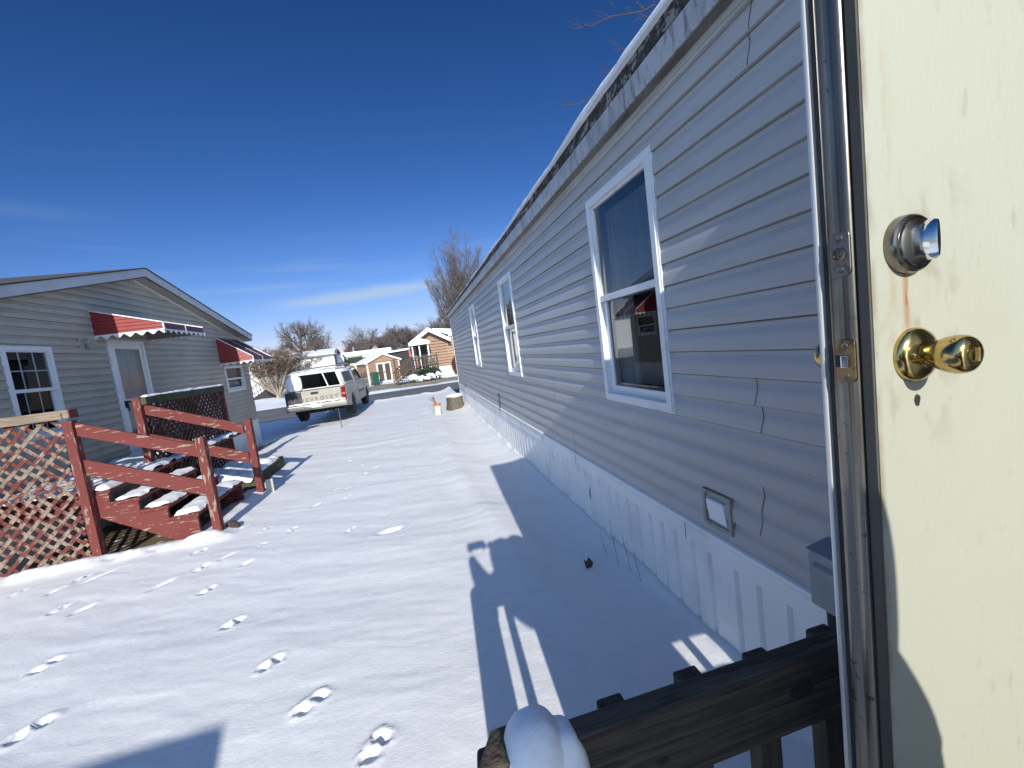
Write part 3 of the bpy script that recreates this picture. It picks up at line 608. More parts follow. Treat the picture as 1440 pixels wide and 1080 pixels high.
# utility box by the door
t = MB(); t.box(1.33, 1.437, 1.02, 1.238, -1.125, -.905); eb = t.build('utility_box', M['ebox'], home, bevel=.006)
t = MB(); t.prism([(1.318, -.96), (1.3295, -.945), (1.3295, -.99), (1.318, -.985)], 'y', 1.03, 1.215); t.build('box_handle', M['ebox'], eb, bevel=.003)
t = MB(); t.prism([(1.322, -.904), (1.437, -.885), (1.437, -.9045)], 'y', 1.012, 1.244); t.build('box_lid', M['ebox'], eb, bevel=.002)
t = MB(); t.tube([(1.39, 1.20, -1.125), (1.39, 1.20, -1.9)], .022, 10); t.build('conduit', M['black'], eb)
t = MB(); t.box(WX, 5.6, YF + .02, YF + .06, -1.9, 1.3); t.box(WX + .02, 5.6, -5, -4.95, -1.9, 1.3); t.box(5.55, 5.6, -4.9, YF, -1.9, 1.3); t.build('wall', M['vinyl'], home)
t = MB(); t.box(WX + .01, 2.9, -.52, .42, -1.06, -1.03); t.box(2.86, 2.9, -.9, .9, -1.02, 1.1); t.box(WX + .05, 2.86, .46, .5, -1.02, 1.1); t.build('room', M['curtain'], home)
t = MB(); t.box(WX - .03, WX + .05, .425, .468, -1.04, 1.06); t.box(WX - .03, WX + .05, -.52, -.475, -1.04, 1.06); t.box(WX - .03, WX + .05, -.475, .425, 1.015, 1.06); t.build('door_frame', M['alum'], home, bevel=.002)

# ---- the open door, standing square to the wall
DX0, DX1, DZ0, DZ1, DY = .55, 1.425, -1.03, 1.0, .4006
d = MB(); d.box(DX0 + .0005, DX1, DY, .4505, DZ0, DZ1)
door = d.build('door', M['door'], home, label='open cream door seen from its inside face')
d = MB(); d.box(DX0 - .003, DX0, DY + .001, .4135, DZ0, DZ1); d.build('door_edge', M['dooredge'], door)
d = MB(); d.box(DX0 - .0005, DX0 + .0004, .4135, .4165, DZ0, DZ1); d.box(DX0 - .001, DX0 + .002, .4505, .458, DZ0, DZ1)
d.prism([(.547, .4515), (.5515, .4508), (.553, .4545), (.5505, .457), (.5465, .4555)], 'z', DZ0, DZ1); d.build('weatherstrip', M['rubber'], door)
d = MB(); pf = [(.5498, .4166), (.5455, .4172), (.5435, .4190), (.5432, .4240), (.5445, .4290), (.5465, .4315), (.5462, .4335), (.5440, .4370), (.5425, .4420), (.5430, .4475), (.5460, .4500), (.5498, .4504)]
d.prism(pf, 'z', DZ0, DZ1); d.build('edge_channel', M['galv'], door, smooth=True, angle=50)
d = MB(); d.prism([(.552, .458), (.5412, .4581), (.5402, .461), (.5412, .4640), (1.42, .4640), (1.42, .458)], 'z', DZ0 - .002, DZ1 + .002); d.build('outer_skin', M['lip'], door, smooth=True, angle=40)
def plate(zc, mt, inner):
    p = MB(); yc_ = .4297; hw, hh, r = .0127, .0275, .006; pts = []
    for (sx, sz, a0) in ((1, 1, 0), (-1, 1, 90), (-1, -1, 180), (1, -1, 270)):
        for k in range(5): a = R_(a0 + k * 22.5); pts.append((yc_ + sx * (hw - r) + r * math.cos(a), zc + sz * (hh - r) + r * math.sin(a)))
    p.prism(pts, 'x', .5408, .5445); po = p.build('latch_plate', mt, door, bevel=.0007)
    for sz in (-1, 1): s = MB(); s.lathe((.5409, yc_, zc + sz * .0195), (-1, 0, 0), [(.0042, 0), (.004, .0008), (.0022, .0004), (.0018, -.0006)], 16); s.build('screw', M['steelplate'], po)
    return po, yc_
po, yc_ = plate(.0592, M['steelplate'], 0)
d = MB(); d.lathe((.5409, yc_, .0592), (-1, 0, 0), [(.0085, 0), (.0085, .0012), (.0066, .0014), (.0062, .0003), (.0035, .0004), (.003, .0012), (.0012, .0012)], 24); d.build('bolt', M['nickel'], po, smooth=True)
po, yc_ = plate(-.0775, M['oldbrass'], 1)
d = MB(); d.prism([(.5410, yc_ - .0075), (.5345, yc_ - .0070), (.5305, yc_ - .002), (.5395, yc_ + .0075), (.5410, yc_ + .0075)], 'z', -.0850, -.0700); d.build('latch_bolt', M['chrome'], po, bevel=.001)
d = MB(); d.prism([(.5406, yc_ + .0078), (.5400, yc_ + .0078), (.5400, yc_ + .0125), (.5406, yc_ + .0125)], 'z', -.0855, -.0695); d.build('latch_slot', M['rubber'], po)
KX, KZ = .613, -.0785
d = MB(); d.lathe((KX, DY, KZ), (0, -1, 0), [(.0342, -.002), (.0342, .003), (.0338, .005), (.0315, .0085), (.026, .0115), (.019, .0135), (.0165, .0145)], 48); d.build('knob_rose', M['brass'], door, smooth=True)
d = MB(); d.lathe((KX, DY, KZ), (0, -1, 0), [(.0125, .010), (.0115, .0145), (.0115, .0165), (.0128, .0178), (.0140, .021), (.0175, .027), (.0208, .034), (.0224, .041), (.0228, .047), (.0220, .0525), (.0195, .0570), (.0155, .0595), (.0130, .0600), (.0124, .0588), (.0098, .0588), (.0094, .0605), (.006, .0612)], 48)
d.prism([(KX - .0018, DY - .0600), (KX + .0018, DY - .0600), (KX + .0013, DY - .0655), (KX - .0013, DY - .0655)], 'z', KZ - .0078, KZ + .0078); d.build('door_knob', M['brass'], door, smooth=True)
d = MB(); d.lathe((KX, .464, KZ), (0, 1, 0), [(.0342, -.002), (.0342, .004), (.030, .009), (.019, .0135), (.0125, .0145), (.0125, .017), (.0150, .021), (.0178, .027), (.0210, .034), (.0228, .042), (.0228, .048), (.021, .054), (.016, .059), (.008, .061)], 40); d.build('outer_knob', M['brass'], door, smooth=True)
BX, BZ = .6065, .0588
d = MB(); d.lathe((BX, DY, BZ), (0, -1, 0), [(.0355, -.002), (.0358, .004), (.0345, .0105), (.0325, .0125), (.0305, .0130), (.0300, .0122), (.0285, .0122), (.0275, .0145), (.021, .0175), (.010, .0185)], 56); db = d.build('deadbolt', M['nickel'], door, smooth=True, angle=28)
d = MB()
# thumb-turn: an upright oval blade
vv = []; n = 24; tw = R_(-24)
for (dy, sc_, th) in ((.013, .62, .0075), (.019, .92, .0062), (.025, 1.0, .0052), (.031, .98, .0042), (.0345, .88, .0028)):
    for j in range(n):
        a = 2 * math.pi * j / n; lx, lz = th * math.cos(a) , .0235 * sc_ * math.sin(a)
        vv.append((BX + .010 * 0 + lx * math.cos(tw) - lz * math.sin(tw) * .0 , DY - dy, BZ + lz))
d.add(vv, [(i * n + j, i * n + (j + 1) % n, (i + 1) * n + (j + 1) % n, (i + 1) * n + j) for i in range(4) for j in range(n)] + [tuple(range(n)), tuple(4 * n + j for j in range(n))])
d.build('thumb_turn', M['chrome'], door, smooth=True, angle=50)
for (x, z, mt_) in ((KX - .017, KZ, 'brass'), (BX - .013, BZ - .003, 'nickel')): d = MB(); d.lathe((x, DY - .0135, z), (0, -1, 0), [(.0040, -.003), (.0040, .0010), (.0028, .0022), (.0010, .0014)], 16); d.build('rose_screw', M[mt_], door, smooth=True)
d = MB(); d.add([(.616 + .0042 * math.cos(a) * (1 + .2 * math.sin(3 * a)), DY - .0012, -.138 + .0075 * math.sin(a)) for a in np.linspace(0, 2 * math.pi, 18, endpoint=False)] + [(.616 + .0052 * math.cos(a), DY + .001, -.138 + .0085 * math.sin(a)) for a in np.linspace(0, 2 * math.pi, 18, endpoint=False)],
      [tuple(range(18))] + [(i, (i + 1) % 18, 18 + (i + 1) % 18, 18 + i) for i in range(18)]); d.build('plug', M['steelplate'], door)

# ------------------------------------------------------------------ the landing with its dark railing
deck = thing('wooden_landing', 'dark weathered wooden landing rail running from a snow topped post to the open door', 'deck railing', (.7, .2, -1.8))
r = MB(); r.prism([(.045, -.760), (.03, -.70), (.05, -.655), (.04, -.622), (1.43, -.622), (1.43, -.760)], 'y', .575, .613); r.build('rail', M['railX'], deck, bevel=.004)
for i, x in enumerate((.244, .398, .548, .70, .86, 1.02, 1.18, 1.33)):
    b = MB(); z1 = -.640 + .005 * math.sin(i * 2.1); b.prism([(x - .024, .614), (x + .024, .614), (x + .024, .648), (x - .024, .648)], 'z', -1.62, z1); b.build('baluster', M['railZ'], deck, bevel=.004)
b = MB(); b.prism([(x, y) for x, y in ((-.005, .582), (.086, .578), (.088, .650), (.004, .648))], 'z', -1.9, -.655); b.prism([(-.004, .583), (.085, .579), (.087, .648), (.03, .646)], 'z', -.655, -.628); b.build('post', M['railZ'], deck, bevel=.005)
b = MB(); b.box(.05, .165, .615, .675, -1.9, -.68); b.build('post', M['railZ'], deck, bevel=.005)
b = MB()
for k in range(7): b.box(.02, 1.42, -.24 + k * .127, -.24 + k * .127 + .120, -1.29, -1.252)
b.build('platform', M['stepwood'], deck, bevel=.004)
b = MB(); b.box(.03, 1.42, -.50, -.25, -1.47, -1.435); b.build('step', M['stepwood'], deck, bevel=.004); b = MB(); b.box(.03, 1.42, -.80, -.53, -1.655, -1.62); b.build('step', M['stepwood'], deck, bevel=.004)
b = MB(); b.box(.03, 1.42, .66, .70, -1.46, -1.30); b.build('joist', M['stepwood'], deck); b = MB(); b.box(.03, .07, -.24, .6, -1.46, -1.30); b.build('joist', M['stepwood'], deck)

def blob(name, c, r, mt, seed, amp=.18, n=40, m=28, f=None, **kw):
    mb = MB(); vv = []
    for i in range(m + 1):
        th = math.pi * i / m
        for j in range(n):
            ph = 2 * math.pi * j / n; dx, dy, dz = math.sin(th) * math.cos(ph), math.sin(th) * math.sin(ph), math.cos(th)
            k = 1 + amp * fbm(np.array([dx * 1.5 + seed + dz]), np.array([dy * 1.5 + dz * .7 + seed]), 3)[0]
            if f: k *= f(dx, dy, dz)
            vv.append((c[0] + r[0] * dx * k, c[1] + r[1] * dy * k, c[2] + r[2] * dz * k))
    mb.add(vv, [(i * n + j, i * n + (j + 1) % n, (i + 1) * n + (j + 1) % n, (i + 1) * n + j) for i in range(m) for j in range(n)])
    return mb.build(name, mt, base=c, smooth=True, angle=80, **kw)
def lump(dx, dy, dz):
    hits = []
    for (c, r) in (((-.022, .0, -.012), (.056, .056, .128)), ((.027, -.004, -.020), (.033, .050, .112))):
        # farthest hit of the ray from the middle with a squarish ellipsoid lobe
        lo, hi = .0, .25
        for _ in range(22):
            t = (lo + hi) / 2; v_ = sum((abs(t * d_ - c_) / r_) ** 2.6 for d_, c_, r_ in zip((dx, dy, dz), c, r))
            if v_ < 1: lo = t
            else: hi = t
        hits.append(lo)
    k_ = 75 + 1800 * max(0, dz - .72)
    m_ = max(hits); return m_ + math.log(sum(math.exp((h_ - m_) * k_) for h_ in hits)) / k_ * .8
blob('snow_clump', (.115, .602, -.704), (1, 1, 1), M['snow_clean'], 2.2, .06, 110, 80, lump, label='rounded clump of snow capping the landing rail post at the bottom', cat='snow clump')

# ------------------------------------------------------------------ LEFT HOUSE
LX = -4.9; YP, ZP = 9.29, 2.13; YE, ZE = 13.95, 1.145; YN = 4.3
house = thing('mobile_home', 'grey gable roofed home with red awnings and a white storm door', 'mobile home', (-9, 9.3, -1.97))
sR = (ZP - ZE) / (YE - YP); sL = .27
p2, zb2 = .114, -1.225
def yr(z): return (max(YN, YP - (ZP - z) / sL) if z > .8 else YN, min(YE, YP + (ZP - z) / sR) if z > ZE else YE)
w1 = (6.40, 7.13, -.42, .79, .215); w2 = (12.40, 13.55, -.275, .42, .06); dr = (8.27, 9.19, -1.05, .95)
ls = MB()
def col(ya, yb, za, zb):
    siding(ls, LX, 1, ya, yb, za, zb, zb2, p2, .019)
e = .003
col(YN, w1[0] - e, -1.22, .80); col(w1[1] + e, dr[0] - e, -1.22, .80); col(dr[1] + e, w2[0] - e, -1.22, .80); col(w2[1] + e, YE, -1.22, .80)
col(w1[0] - e, w1[1] + e, -1.22, w1[2] - e); col(w1[0] - e, w1[1] + e, w1[3] + e, .80); col(w2[0] - e, w2[1] + e, -1.22, w2[2] - e); col(w2[0] - e, w2[1] + e, w2[3] + e, .80); col(dr[0] - e, dr[1] + e, -1.22, dr[2])
def yr2(z):
    a, b = yr(z); return a, b
k = 0
siding(ls, LX, 1, YN, dr[0] - e, .80, .95, zb2, p2, .019); siding(ls, LX, 1, dr[1] + e, YE, .80, .95, zb2, p2, .019)
siding(ls, LX, 1, 0, 0, .95, 2.12, zb2, p2, .019, yr2)
for (y, a, b) in ((6.1, 16, 19), (8.0, 10, 12), (7.9, 6, 8), (10.2, 20, 22), (10.9, 12, 14), (11.4, 17, 19), (13.0, 5, 7), (9.9, 14, 16), (7.6, 3, 5)): seam(ls, LX, 1, y, a, b, zb2, p2, .019, .003)
ls.build('siding', [M['vinyl_left'], M['seam'], M['joint_line']], house, recalc=False)
t = MB(); t.box(LX - .02, LX + .02, YE, YE + .06, -1.22, ZE + .02); t.box(LX - .02, LX + .014, YE - .05, YE, -1.22, ZE + .02); t.build('corner_trim', M['vinyl_left'], house, bevel=.004)
sk = MB(); prof = []; y = YN
while y < YE + .05: prof += [(y, 0), (y + .085, 0), (y + .09, -.01), (y + .105, -.01), (y + .11, 0)]; y += .112
vv = []
for (y, dx) in prof: vv += [(LX + .01 + dx, y, -2.3), (LX + .01 + dx, y, -1.21)]
sk.add(vv, [(2 * i, 2 * i + 1, 2 * i + 3, 2 * i + 2) for i in range(len(prof) - 1)]); sk.box(LX - .01, LX + .03, YN, YE + .06, -1.26, -1.222)
sk.box(-20, LX, YE + .01, YE + .05, -2.3, -1.22); sk.build('skirting', M['skirt'], house)
t = MB(); t.box(-20, LX - .02, YE - .01, YE + .03, -1.22, ZE + .05); t.build('wall', M['vinyl_left'], house); t = MB(); t.box(-20, LX - .02, YN - .03, YN + .01, -1.22, .8); t.build('wall', M['vinyl_left'], house)
XF = -4.65
def rake(zoff, th, x0, x1, mt, name, ov=.13):
    m_ = MB()
    yR, zR = YE + ov, ZP - sR * (YE + ov - YP); yL, zL = YN - .2, ZP - sL * (YP - YN + .2)
    m_.prism([(YP, ZP + zoff), (yR, zR + zoff), (yR, zR + zoff + th), (YP, ZP + zoff + th), (yL, zL + zoff + th), (yL, zL + zoff)], 'x', x0, x1)
    return m_.build(name, mt, house)
rake(.024, .135, -20, XF - .025, M['shingle'], 'roof'); rake(.165, .02, -20, XF + .022, M['shingle'], 'shingles', .15)
rake(.022, .120, XF - .024, XF, M['fascia_left'], 'fascia'); rake(.143, .022, XF - .024, XF + .008, M['fascia_left'], 'fascia_trim')
# soffit: ribbed strips under the rake
m_ = MB()
for (sgn, sl2, yend) in ((1, sR, YE + .12), (-1, sL, YN)):
    y = YP
    while (yend - y) * sgn > .02:
        y1 = y + sgn * .085; y2 = y + sgn * .1
        z = lambda q, o: ZP - sl2 * abs(q - YP) + o
        m_.add([(XF - .026, y, z(y, .0)), (LX - .03, y, z(y, .0)), (LX - .03, y1, z(y1, .0)), (XF - .026, y1, z(y1, .0)), (XF - .026, y1, z(y1, .012)), (LX - .03, y1, z(y1, .012)), (LX - .03, y2, z(y2, .012)), (XF - .026, y2, z(y2, .012))],
               [(0, 1, 2, 3), (3, 2, 5, 4), (4, 5, 6, 7)]); y = y2
m_.build('soffit', M['vinyl_left'], house, recalc=False)
m_ = MB(); m_.beam((LX + .02, YP, ZP - .022), (LX + .02, YE + .05, ZP - .022 - sR * (YE + .05 - YP)), .03, .03); m_.build('rake_moulding', M['white_frame'], house)
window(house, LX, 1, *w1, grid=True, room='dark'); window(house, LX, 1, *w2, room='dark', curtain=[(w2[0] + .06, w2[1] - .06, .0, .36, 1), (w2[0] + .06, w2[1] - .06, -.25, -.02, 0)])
# storm door
t = MB(); a, b, c, e2 = dr
t.box(LX - .03, LX + .04, a, a + .06, -1.22 + .16, e2); t.box(LX - .03, LX + .04, b - .06, b, -1.22 + .16, e2); t.box(LX - .03, LX + .04, a + .06, b - .06, e2 - .06, e2); t.box(LX - .03, LX + .02, a + .06, b - .06, -1.06, -1.03)
t.box(LX - .01, LX + .026, a - .022, a, -1.06, e2 + .02); t.box(LX - .01, LX + .026, b, b + .022, -1.06, e2 + .02); t.box(LX - .01, LX + .026, a, b, e2, e2 + .02)
df = t.build('door_frame', M['white_frame'], house, bevel=.006)
t = MB(); A, B = a + .062, b - .062
t.box(LX, LX + .022, A, A + .075, -1.03, e2 - .062); t.box(LX, LX + .022, B - .075, B, -1.03, e2 - .062); t.box(LX, LX + .022, A + .075, B - .075, e2 - .15, e2 - .062); t.box(LX, LX + .022, A + .075, B - .075, -1.03, -.80); t.box(LX, LX + .022, A + .075, B - .075, -.10, -.07)
sdr = t.build('storm_door', M['white_frame'], house, bevel=.004)
t = MB(); xx = LX + .01; outq(t, 1, xx, A + .075, B - .075, -.80, -.10); t.build('pane', M['glass_storm'], sdr, recalc=False); t = MB(); outq(t, 1, xx, A + .075, B - .075, -.07, e2 - .15); t.build('pane', M['glass_storm'], sdr, recalc=False)
t = MB(); t.box(LX + .022, LX + .05, A + .02, A + .055, -.22, -.10); t.beam((LX + .055, A + .04, -.11), (LX + .06, A + .12, -.13), .02, .025); t.beam((LX + .05, A + .045, -.13), (LX + .055, A + .06, -.28), .018, .02); t.build('door_handle', M['black'], sdr, bevel=.003)
t = MB(); t.box(LX - .10, LX - .06, a + .03, b - .03, -1.06, e2 - .03)
for (y0, y1, z0, z1) in ((.2, .42, .35, .72), (.5, .72, .35, .72), (.2, .42, -.1, .25), (.5, .72, -.1, .25), (.2, .42, -.85, -.25), (.5, .72, -.85, -.25)): t.box(LX - .06, LX - .05, a + y0, a + y1, z0, z1)
t.build('inner_door', M['doorwhite'], house, bevel=.004)
t = MB(); t.box(LX + .012, LX + .03, 7.66, 7.88, .78, .94); lo_ = t.build('porch_light', M['lamp'], house, bevel=.006)
t = MB(); t.lathe((LX + .03, 7.78, .87), (1, 0, 0), [(.05, 0), (.06, .02), (.055, .06)], 16); t.lathe((LX + .06, 7.80, .85), (0.6, 0, -1), [(.03, -.02), (.05, .02), (.052, .06), (.03, .065)], 16); t.build('lamp_head', M['vent'], lo_, smooth=True)

def awning(ya, yb, ztop, zbot, xo, zlip_top, zlip_bot, nrib):
    th = .012; x0 = LX + .015
    A = MB(); A.beam((x0, ya, ztop), (xo, ya, zlip_top), .02, .02, mi=0); A.beam((x0, yb, ztop), (xo, yb, zlip_top), .02, .02, mi=0)
    top = MB(); n = 8; s_ = (zlip_top - ztop) / (xo - x0)
    top.add([(x0, ya, ztop), (x0, yb, ztop), (xo, yb, zlip_top), (xo, ya, zlip_top), (xo + .012, ya, zlip_bot), (xo + .012, yb, zlip_bot)], [(0, 1, 2, 3), (3, 2, 5, 4)])
    ao = top.build('awning', M['awn_dark'], house)
    ao.modifiers.new('thick', 'SOLIDIFY').thickness = .006
    for y, q in ((ya, -1), (yb, 1)):
        sides = MB(); n = 7
        for i in range(n):
            # overlapping horizontal slats
            f0, f1 = i / n, (i + 1) / n
            zA, zB = zbot + (ztop - zbot) * f0, zbot + (ztop - zbot) * f1
            def xe(z): 
                if z <= zlip_top: return xo
                return x0 + (xo - x0) * (ztop - z) / max(1e-6, ztop - zlip_top)
            xa, xb = xe(max(zA, zlip_bot)), xe(zB)
            zAo = max(zA, zbot + (zlip_bot - zbot) * 1.0 * 0 + zA)
            sides.add([(x0, y + q * .018, zA), (xa, y + q * .018, zA), (xb, y + q * .004, zB + .004), (x0, y + q * .004, zB + .004), (x0, y, zA), (xa, y, zA)], [(0, 1, 2, 3), (0, 4, 5, 1)])
        sides.build('awning_side', M['awn'] if q < 0 else M['awn_pale'], ao, recalc=False)
    tr = MB(); tr.beam((x0, ya - .012, ztop + .008), (xo + .01, ya - .012, zlip_top + .008), .035, .018); tr.beam((x0, yb + .012, ztop + .008), (xo + .01, yb + .012, zlip_top + .008), .035, .018)
    tr.beam((xo + .018, ya - .01, zlip_top), (xo + .022, ya - .01, zlip_bot), .03, .018, up=(1, 0, 0))
    rb = MB()
    for i in range(1, nrib + 1):
        y = ya + (yb - ya) * i / (nrib + 1); rb.beam((x0, y, ztop + .010), (xo + .01, y, zlip_top + .010), .02, .012); rb.beam((xo + .02, y, zlip_top + .004), (xo + .026, y, zlip_bot), .02, .012, up=(1, 0, 0))
    rb.build('awning_rib', M['awn_grey'], ao)
    # scalloped valances
    def val(P0, P1, z0, dn_):
        n = 48; vv = []
        for i in range(n + 1):
            f = i / n; p = Vector(P0).lerp(Vector(P1), f); q = dn_ * (.62 + .38 * math.cos(f * 2 * math.pi * max(4, round((Vector(P1) - Vector(P0)).length / .16))))
            vv += [(p.x, p.y, p.z), (p.x, p.y, p.z - q)]
        tr.add(vv, [(2 * i, 2 * i + 1, 2 * i + 3, 2 * i + 2) for i in range(n)])
    fv = tr; val((x0, ya - .02, zbot + .01), (xo + .02, ya - .02, zlip_bot + .015), 0, .075); val((xo + .02, ya, zlip_bot + .012), (xo + .02, yb, zlip_bot + .012), 0, .07); val((x0, yb + .02, zbot + .01), (xo + .02, yb + .02, zlip_bot + .015), 0, .075)
    tr.build('valance', M['awn_white'], ao, recalc=False)
awning(8.03, 9.36, 1.385, .985, -3.93, 1.105, .990, 1)
awning(12.24, 13.62, 1.15, .47, -4.12, .585, .475, 1)

# ------------------------------------------------------------------ LEFT DECK
ld = thing('wooden_deck', 'peeling red wooden deck with lattice panels and snowy steps beside the grey gabled home', 'deck', (-4, 7.2, -1.8))
FX = -3.84; Y0, Y1, Y2 = 5.57, 6.95, 9.4
def post(x, y, z0, z1, s_=.092, mt='redZ'): 
    b = MB(); b.box(x - s_ / 2, x + s_ / 2, y - s_ / 2, y + s_ / 2, z0, z1); b.build('post', M[mt], ld, bevel=.006)
post(-3.80, Y0, -1.95, -.20); post(-2.58, Y0, -2.0, -.605); post(-3.90, Y1, -1.95, -.06); post(-2.60, Y1 + .1, -2.0, -.60); post(FX, Y2, -2.1, -.16, .08)
def lattice(u0, u1, v0, v1, P, name, mt, sp_=.098, wd=.036, ragged=0, seed=1, jag=0):
    mb = MB(); rnd = random.Random(seed)
    for fam in (0, 1):
        k = -40
        while k < 60:
            c = k * sp_; k += 1
            pts = []
            # line v - v0 = ±(u-u0) + c*sqrt2
            cc = c * 1.414 if fam == 0 else c * 1.414
            sg = 1 if fam == 0 else -1
            f = lambda u: v0 + sg * (u - u0) + cc
            ua, ub = u0, u1
            if sg > 0: ua = max(ua, u0 - cc); ub = min(ub, u0 + (v1 - v0) - cc)
            else: ua = max(ua, u0 + cc - (v1 - v0)); ub = min(ub, u0 + cc)
            if ub - ua < .03: continue
            if ragged and rnd.random() < ragged: 
                m_ = ua + (ub - ua) * rnd.uniform(.4, .9); ub = m_
            if jag: ub = min(u1 + .06, ub + rnd.uniform(-.02, .05)) if ub > u1 - .02 else ub
            a, b = (ua, f(ua)), (ub, f(ub)); nrm = Vector((-(b[1] - a[1]), b[0] - a[0])).normalized() * wd / 2
            q = [(a[0] - nrm.x, a[1] - nrm.y), (b[0] - nrm.x, b[1] - nrm.y), (b[0] + nrm.x, b[1] + nrm.y), (a[0] + nrm.x, a[1] + nrm.y)]
            t0, t1 = (.000, .007) if fam == 0 else (.0075, .0145)
            vv = [P(u, v_, t0) for u, v_ in q] + [P(u, v_, t1) for u, v_ in q]
            mb.add(vv, [(0, 1, 2, 3), (7, 6, 5, 4), (0, 4, 5, 1), (1, 5, 6, 2), (2, 6, 7, 3), (3, 7, 4, 0)])
    return mb.build(name, M[mt], ld)
lattice(-4.86, -3.86, -1.86, -.17, lambda u, v_, t_: (u, Y0 - .045 + t_, v_), 'lattice_panel', 'lattice', .097, .039, .05)
lattice(Y1 + .05, Y2 + .02, -1.95, -.16, lambda u, v_, t_: (FX + .03 - t_, u, v_), 'lattice_panel', 'lattice_red', .088, .044, .05, 4, 1)
lattice(Y1 + .02, Y2 - .1, -1.95, -.2, lambda u, v_, t_: (FX - .03 - t_, u, v_), 'lattice_panel', 'lattice_red', .10, .036, .25, 8)
b = MB(); b.box(-4.89, -3.745, Y0 - .075, Y0 + .055, -.17, -.075); b.box(-4.89, -3.80, Y0 - .090, Y0 - .076, -.172, -.10); b.build('cap_rail', M['capwood'], ld, bevel=.006)
b = MB(); b.box(-3.744, -3.735, Y0 - .07, Y0 + .05, -.172, -.078); b.build('cap_end', M['redZ'], ld)
b = MB(); b.box(FX - .03, FX + .055, Y1 - .02, Y2 + .03, -.17, -.062); b.build('cap_rail', M['moss'], ld, bevel=.006)
b = MB(); b.box(-4.89, -3.85, Y0 + .01, Y0 + .05, -1.26, -1.10); b.build('rim_joist', M['redX'], ld); b = MB(); b.box(FX - .03, FX + .01, Y1, Y2, -1.26, -1.10); b.build('rim_joist', M['redY'], ld)
def hrail(xa, za, xb, zb_, y, wd):
    b = MB(); b.prism([(xa, za), (xb, zb_), (xb, zb_ - wd), (xa, za - wd)], 'y', y - .019, y + .019); b.build('handrail', M['redX'], ld, bevel=.005)
hrail(-3.752, -.232, -2.628, -.69, Y0 + .01, .150); hrail(-3.752, -.655, -2.628, -1.125, Y0 + .01, .185)
hrail(-3.853, -.165, -2.648, -.66, Y1 + .04, .150); hrail(-3.853, -.60, -2.648, -1.10, Y1 + .04, .17)
st = [(-3.80, -1.085), (-3.63, -1.085), (-3.63, -1.24), (-3.36, -1.24), (-3.36, -1.395), (-3.09, -1.395), (-3.09, -1.55), (-2.80, -1.55), (-2.80, -1.80), (-2.95, -1.86), (-3.80, -1.33)]
for y in (Y0 + .05, Y1 - .06):
    b = MB(); b.prism(st, 'y', y, y + .04); b.build('stringer', M['redX'], ld, bevel=.004)
treads = [(-3.92, -3.615, -1.083), (-3.66, -3.345, -1.238), (-3.39, -3.075, -1.393), (-3.12, -2.785, -1.548)]
for (xa, xb, z) in treads[1:]:
    b = MB(); b.box(xa, xb, Y0 + .055, Y1 + .02, z, z + .038); b.build('tread', M['redY'], ld, bevel=.005)
b = MB(); x = -4.88
while x < -3.64: b.box(x, x + .135, Y0 + .052, Y2 - .02, -1.083, -1.047); x += .142
b.build('platform', M['redY'], ld, bevel=.004)

def pad(name, x0, x1, y0, y1, z, th, seed, label, nx=None, ny=None, edge=.05, base=None, jag=.03):
    nx = nx or max(8, int((x1 - x0) / .03)); ny = ny or max(8, int((y1 - y0) / .03))
    X, Y = np.meshgrid(np.linspace(x0, x1, nx), np.linspace(y0, y1, ny))
    e = np.minimum(np.minimum(X - x0, x1 - X), np.minimum(Y - y0, y1 - Y)); e = e + jag * vnoise(X * 9 + seed, Y * 9)
    t_ = np.clip(e / edge, 0, 1); h = th * np.sqrt(np.clip(1 - (1 - t_) ** 2, 0, 1)) * (1 + .7 * fbm(X * 4 + seed, Y * 4, 4)) + .02 * th * fbm(X * 30, Y * 30, 2)
    Z = z + np.maximum(h, 0) - .004
    idx = np.arange(nx * ny).reshape(ny, nx); mb = MB()
    mb.add(np.stack([X.ravel(), Y.ravel(), Z.ravel()], 1), np.stack([idx[:-1, :-1].ravel(), idx[:-1, 1:].ravel(), idx[1:, 1:].ravel(), idx[1:, :-1].ravel()], 1).tolist())
    return mb.build(name, M['snow_clean'], base=(x0, y0, z), smooth=True, angle=80, label=label, kind='stuff', recalc=False)
pad('snow_cover', -4.88, -3.63, Y0 + .06, Y2 - .03, -1.047, .055, 1, 'snow lying on the red deck floor')
for i, (xa, xb, z) in enumerate(treads[1:]): pad('snow_cover', xa + .05, xb - .012, Y0 + .10, Y1 + .0, z + .038, .05, 5 + i, 'snow lying on a step of the red deck', edge=.04, jag=.02)
pad('snow_cover', FX - .03, FX + .05, Y1 + .02, Y2 + .02, -.062, .035, 11, 'thin snow along the top rail of the far lattice', edge=.03, jag=.01)
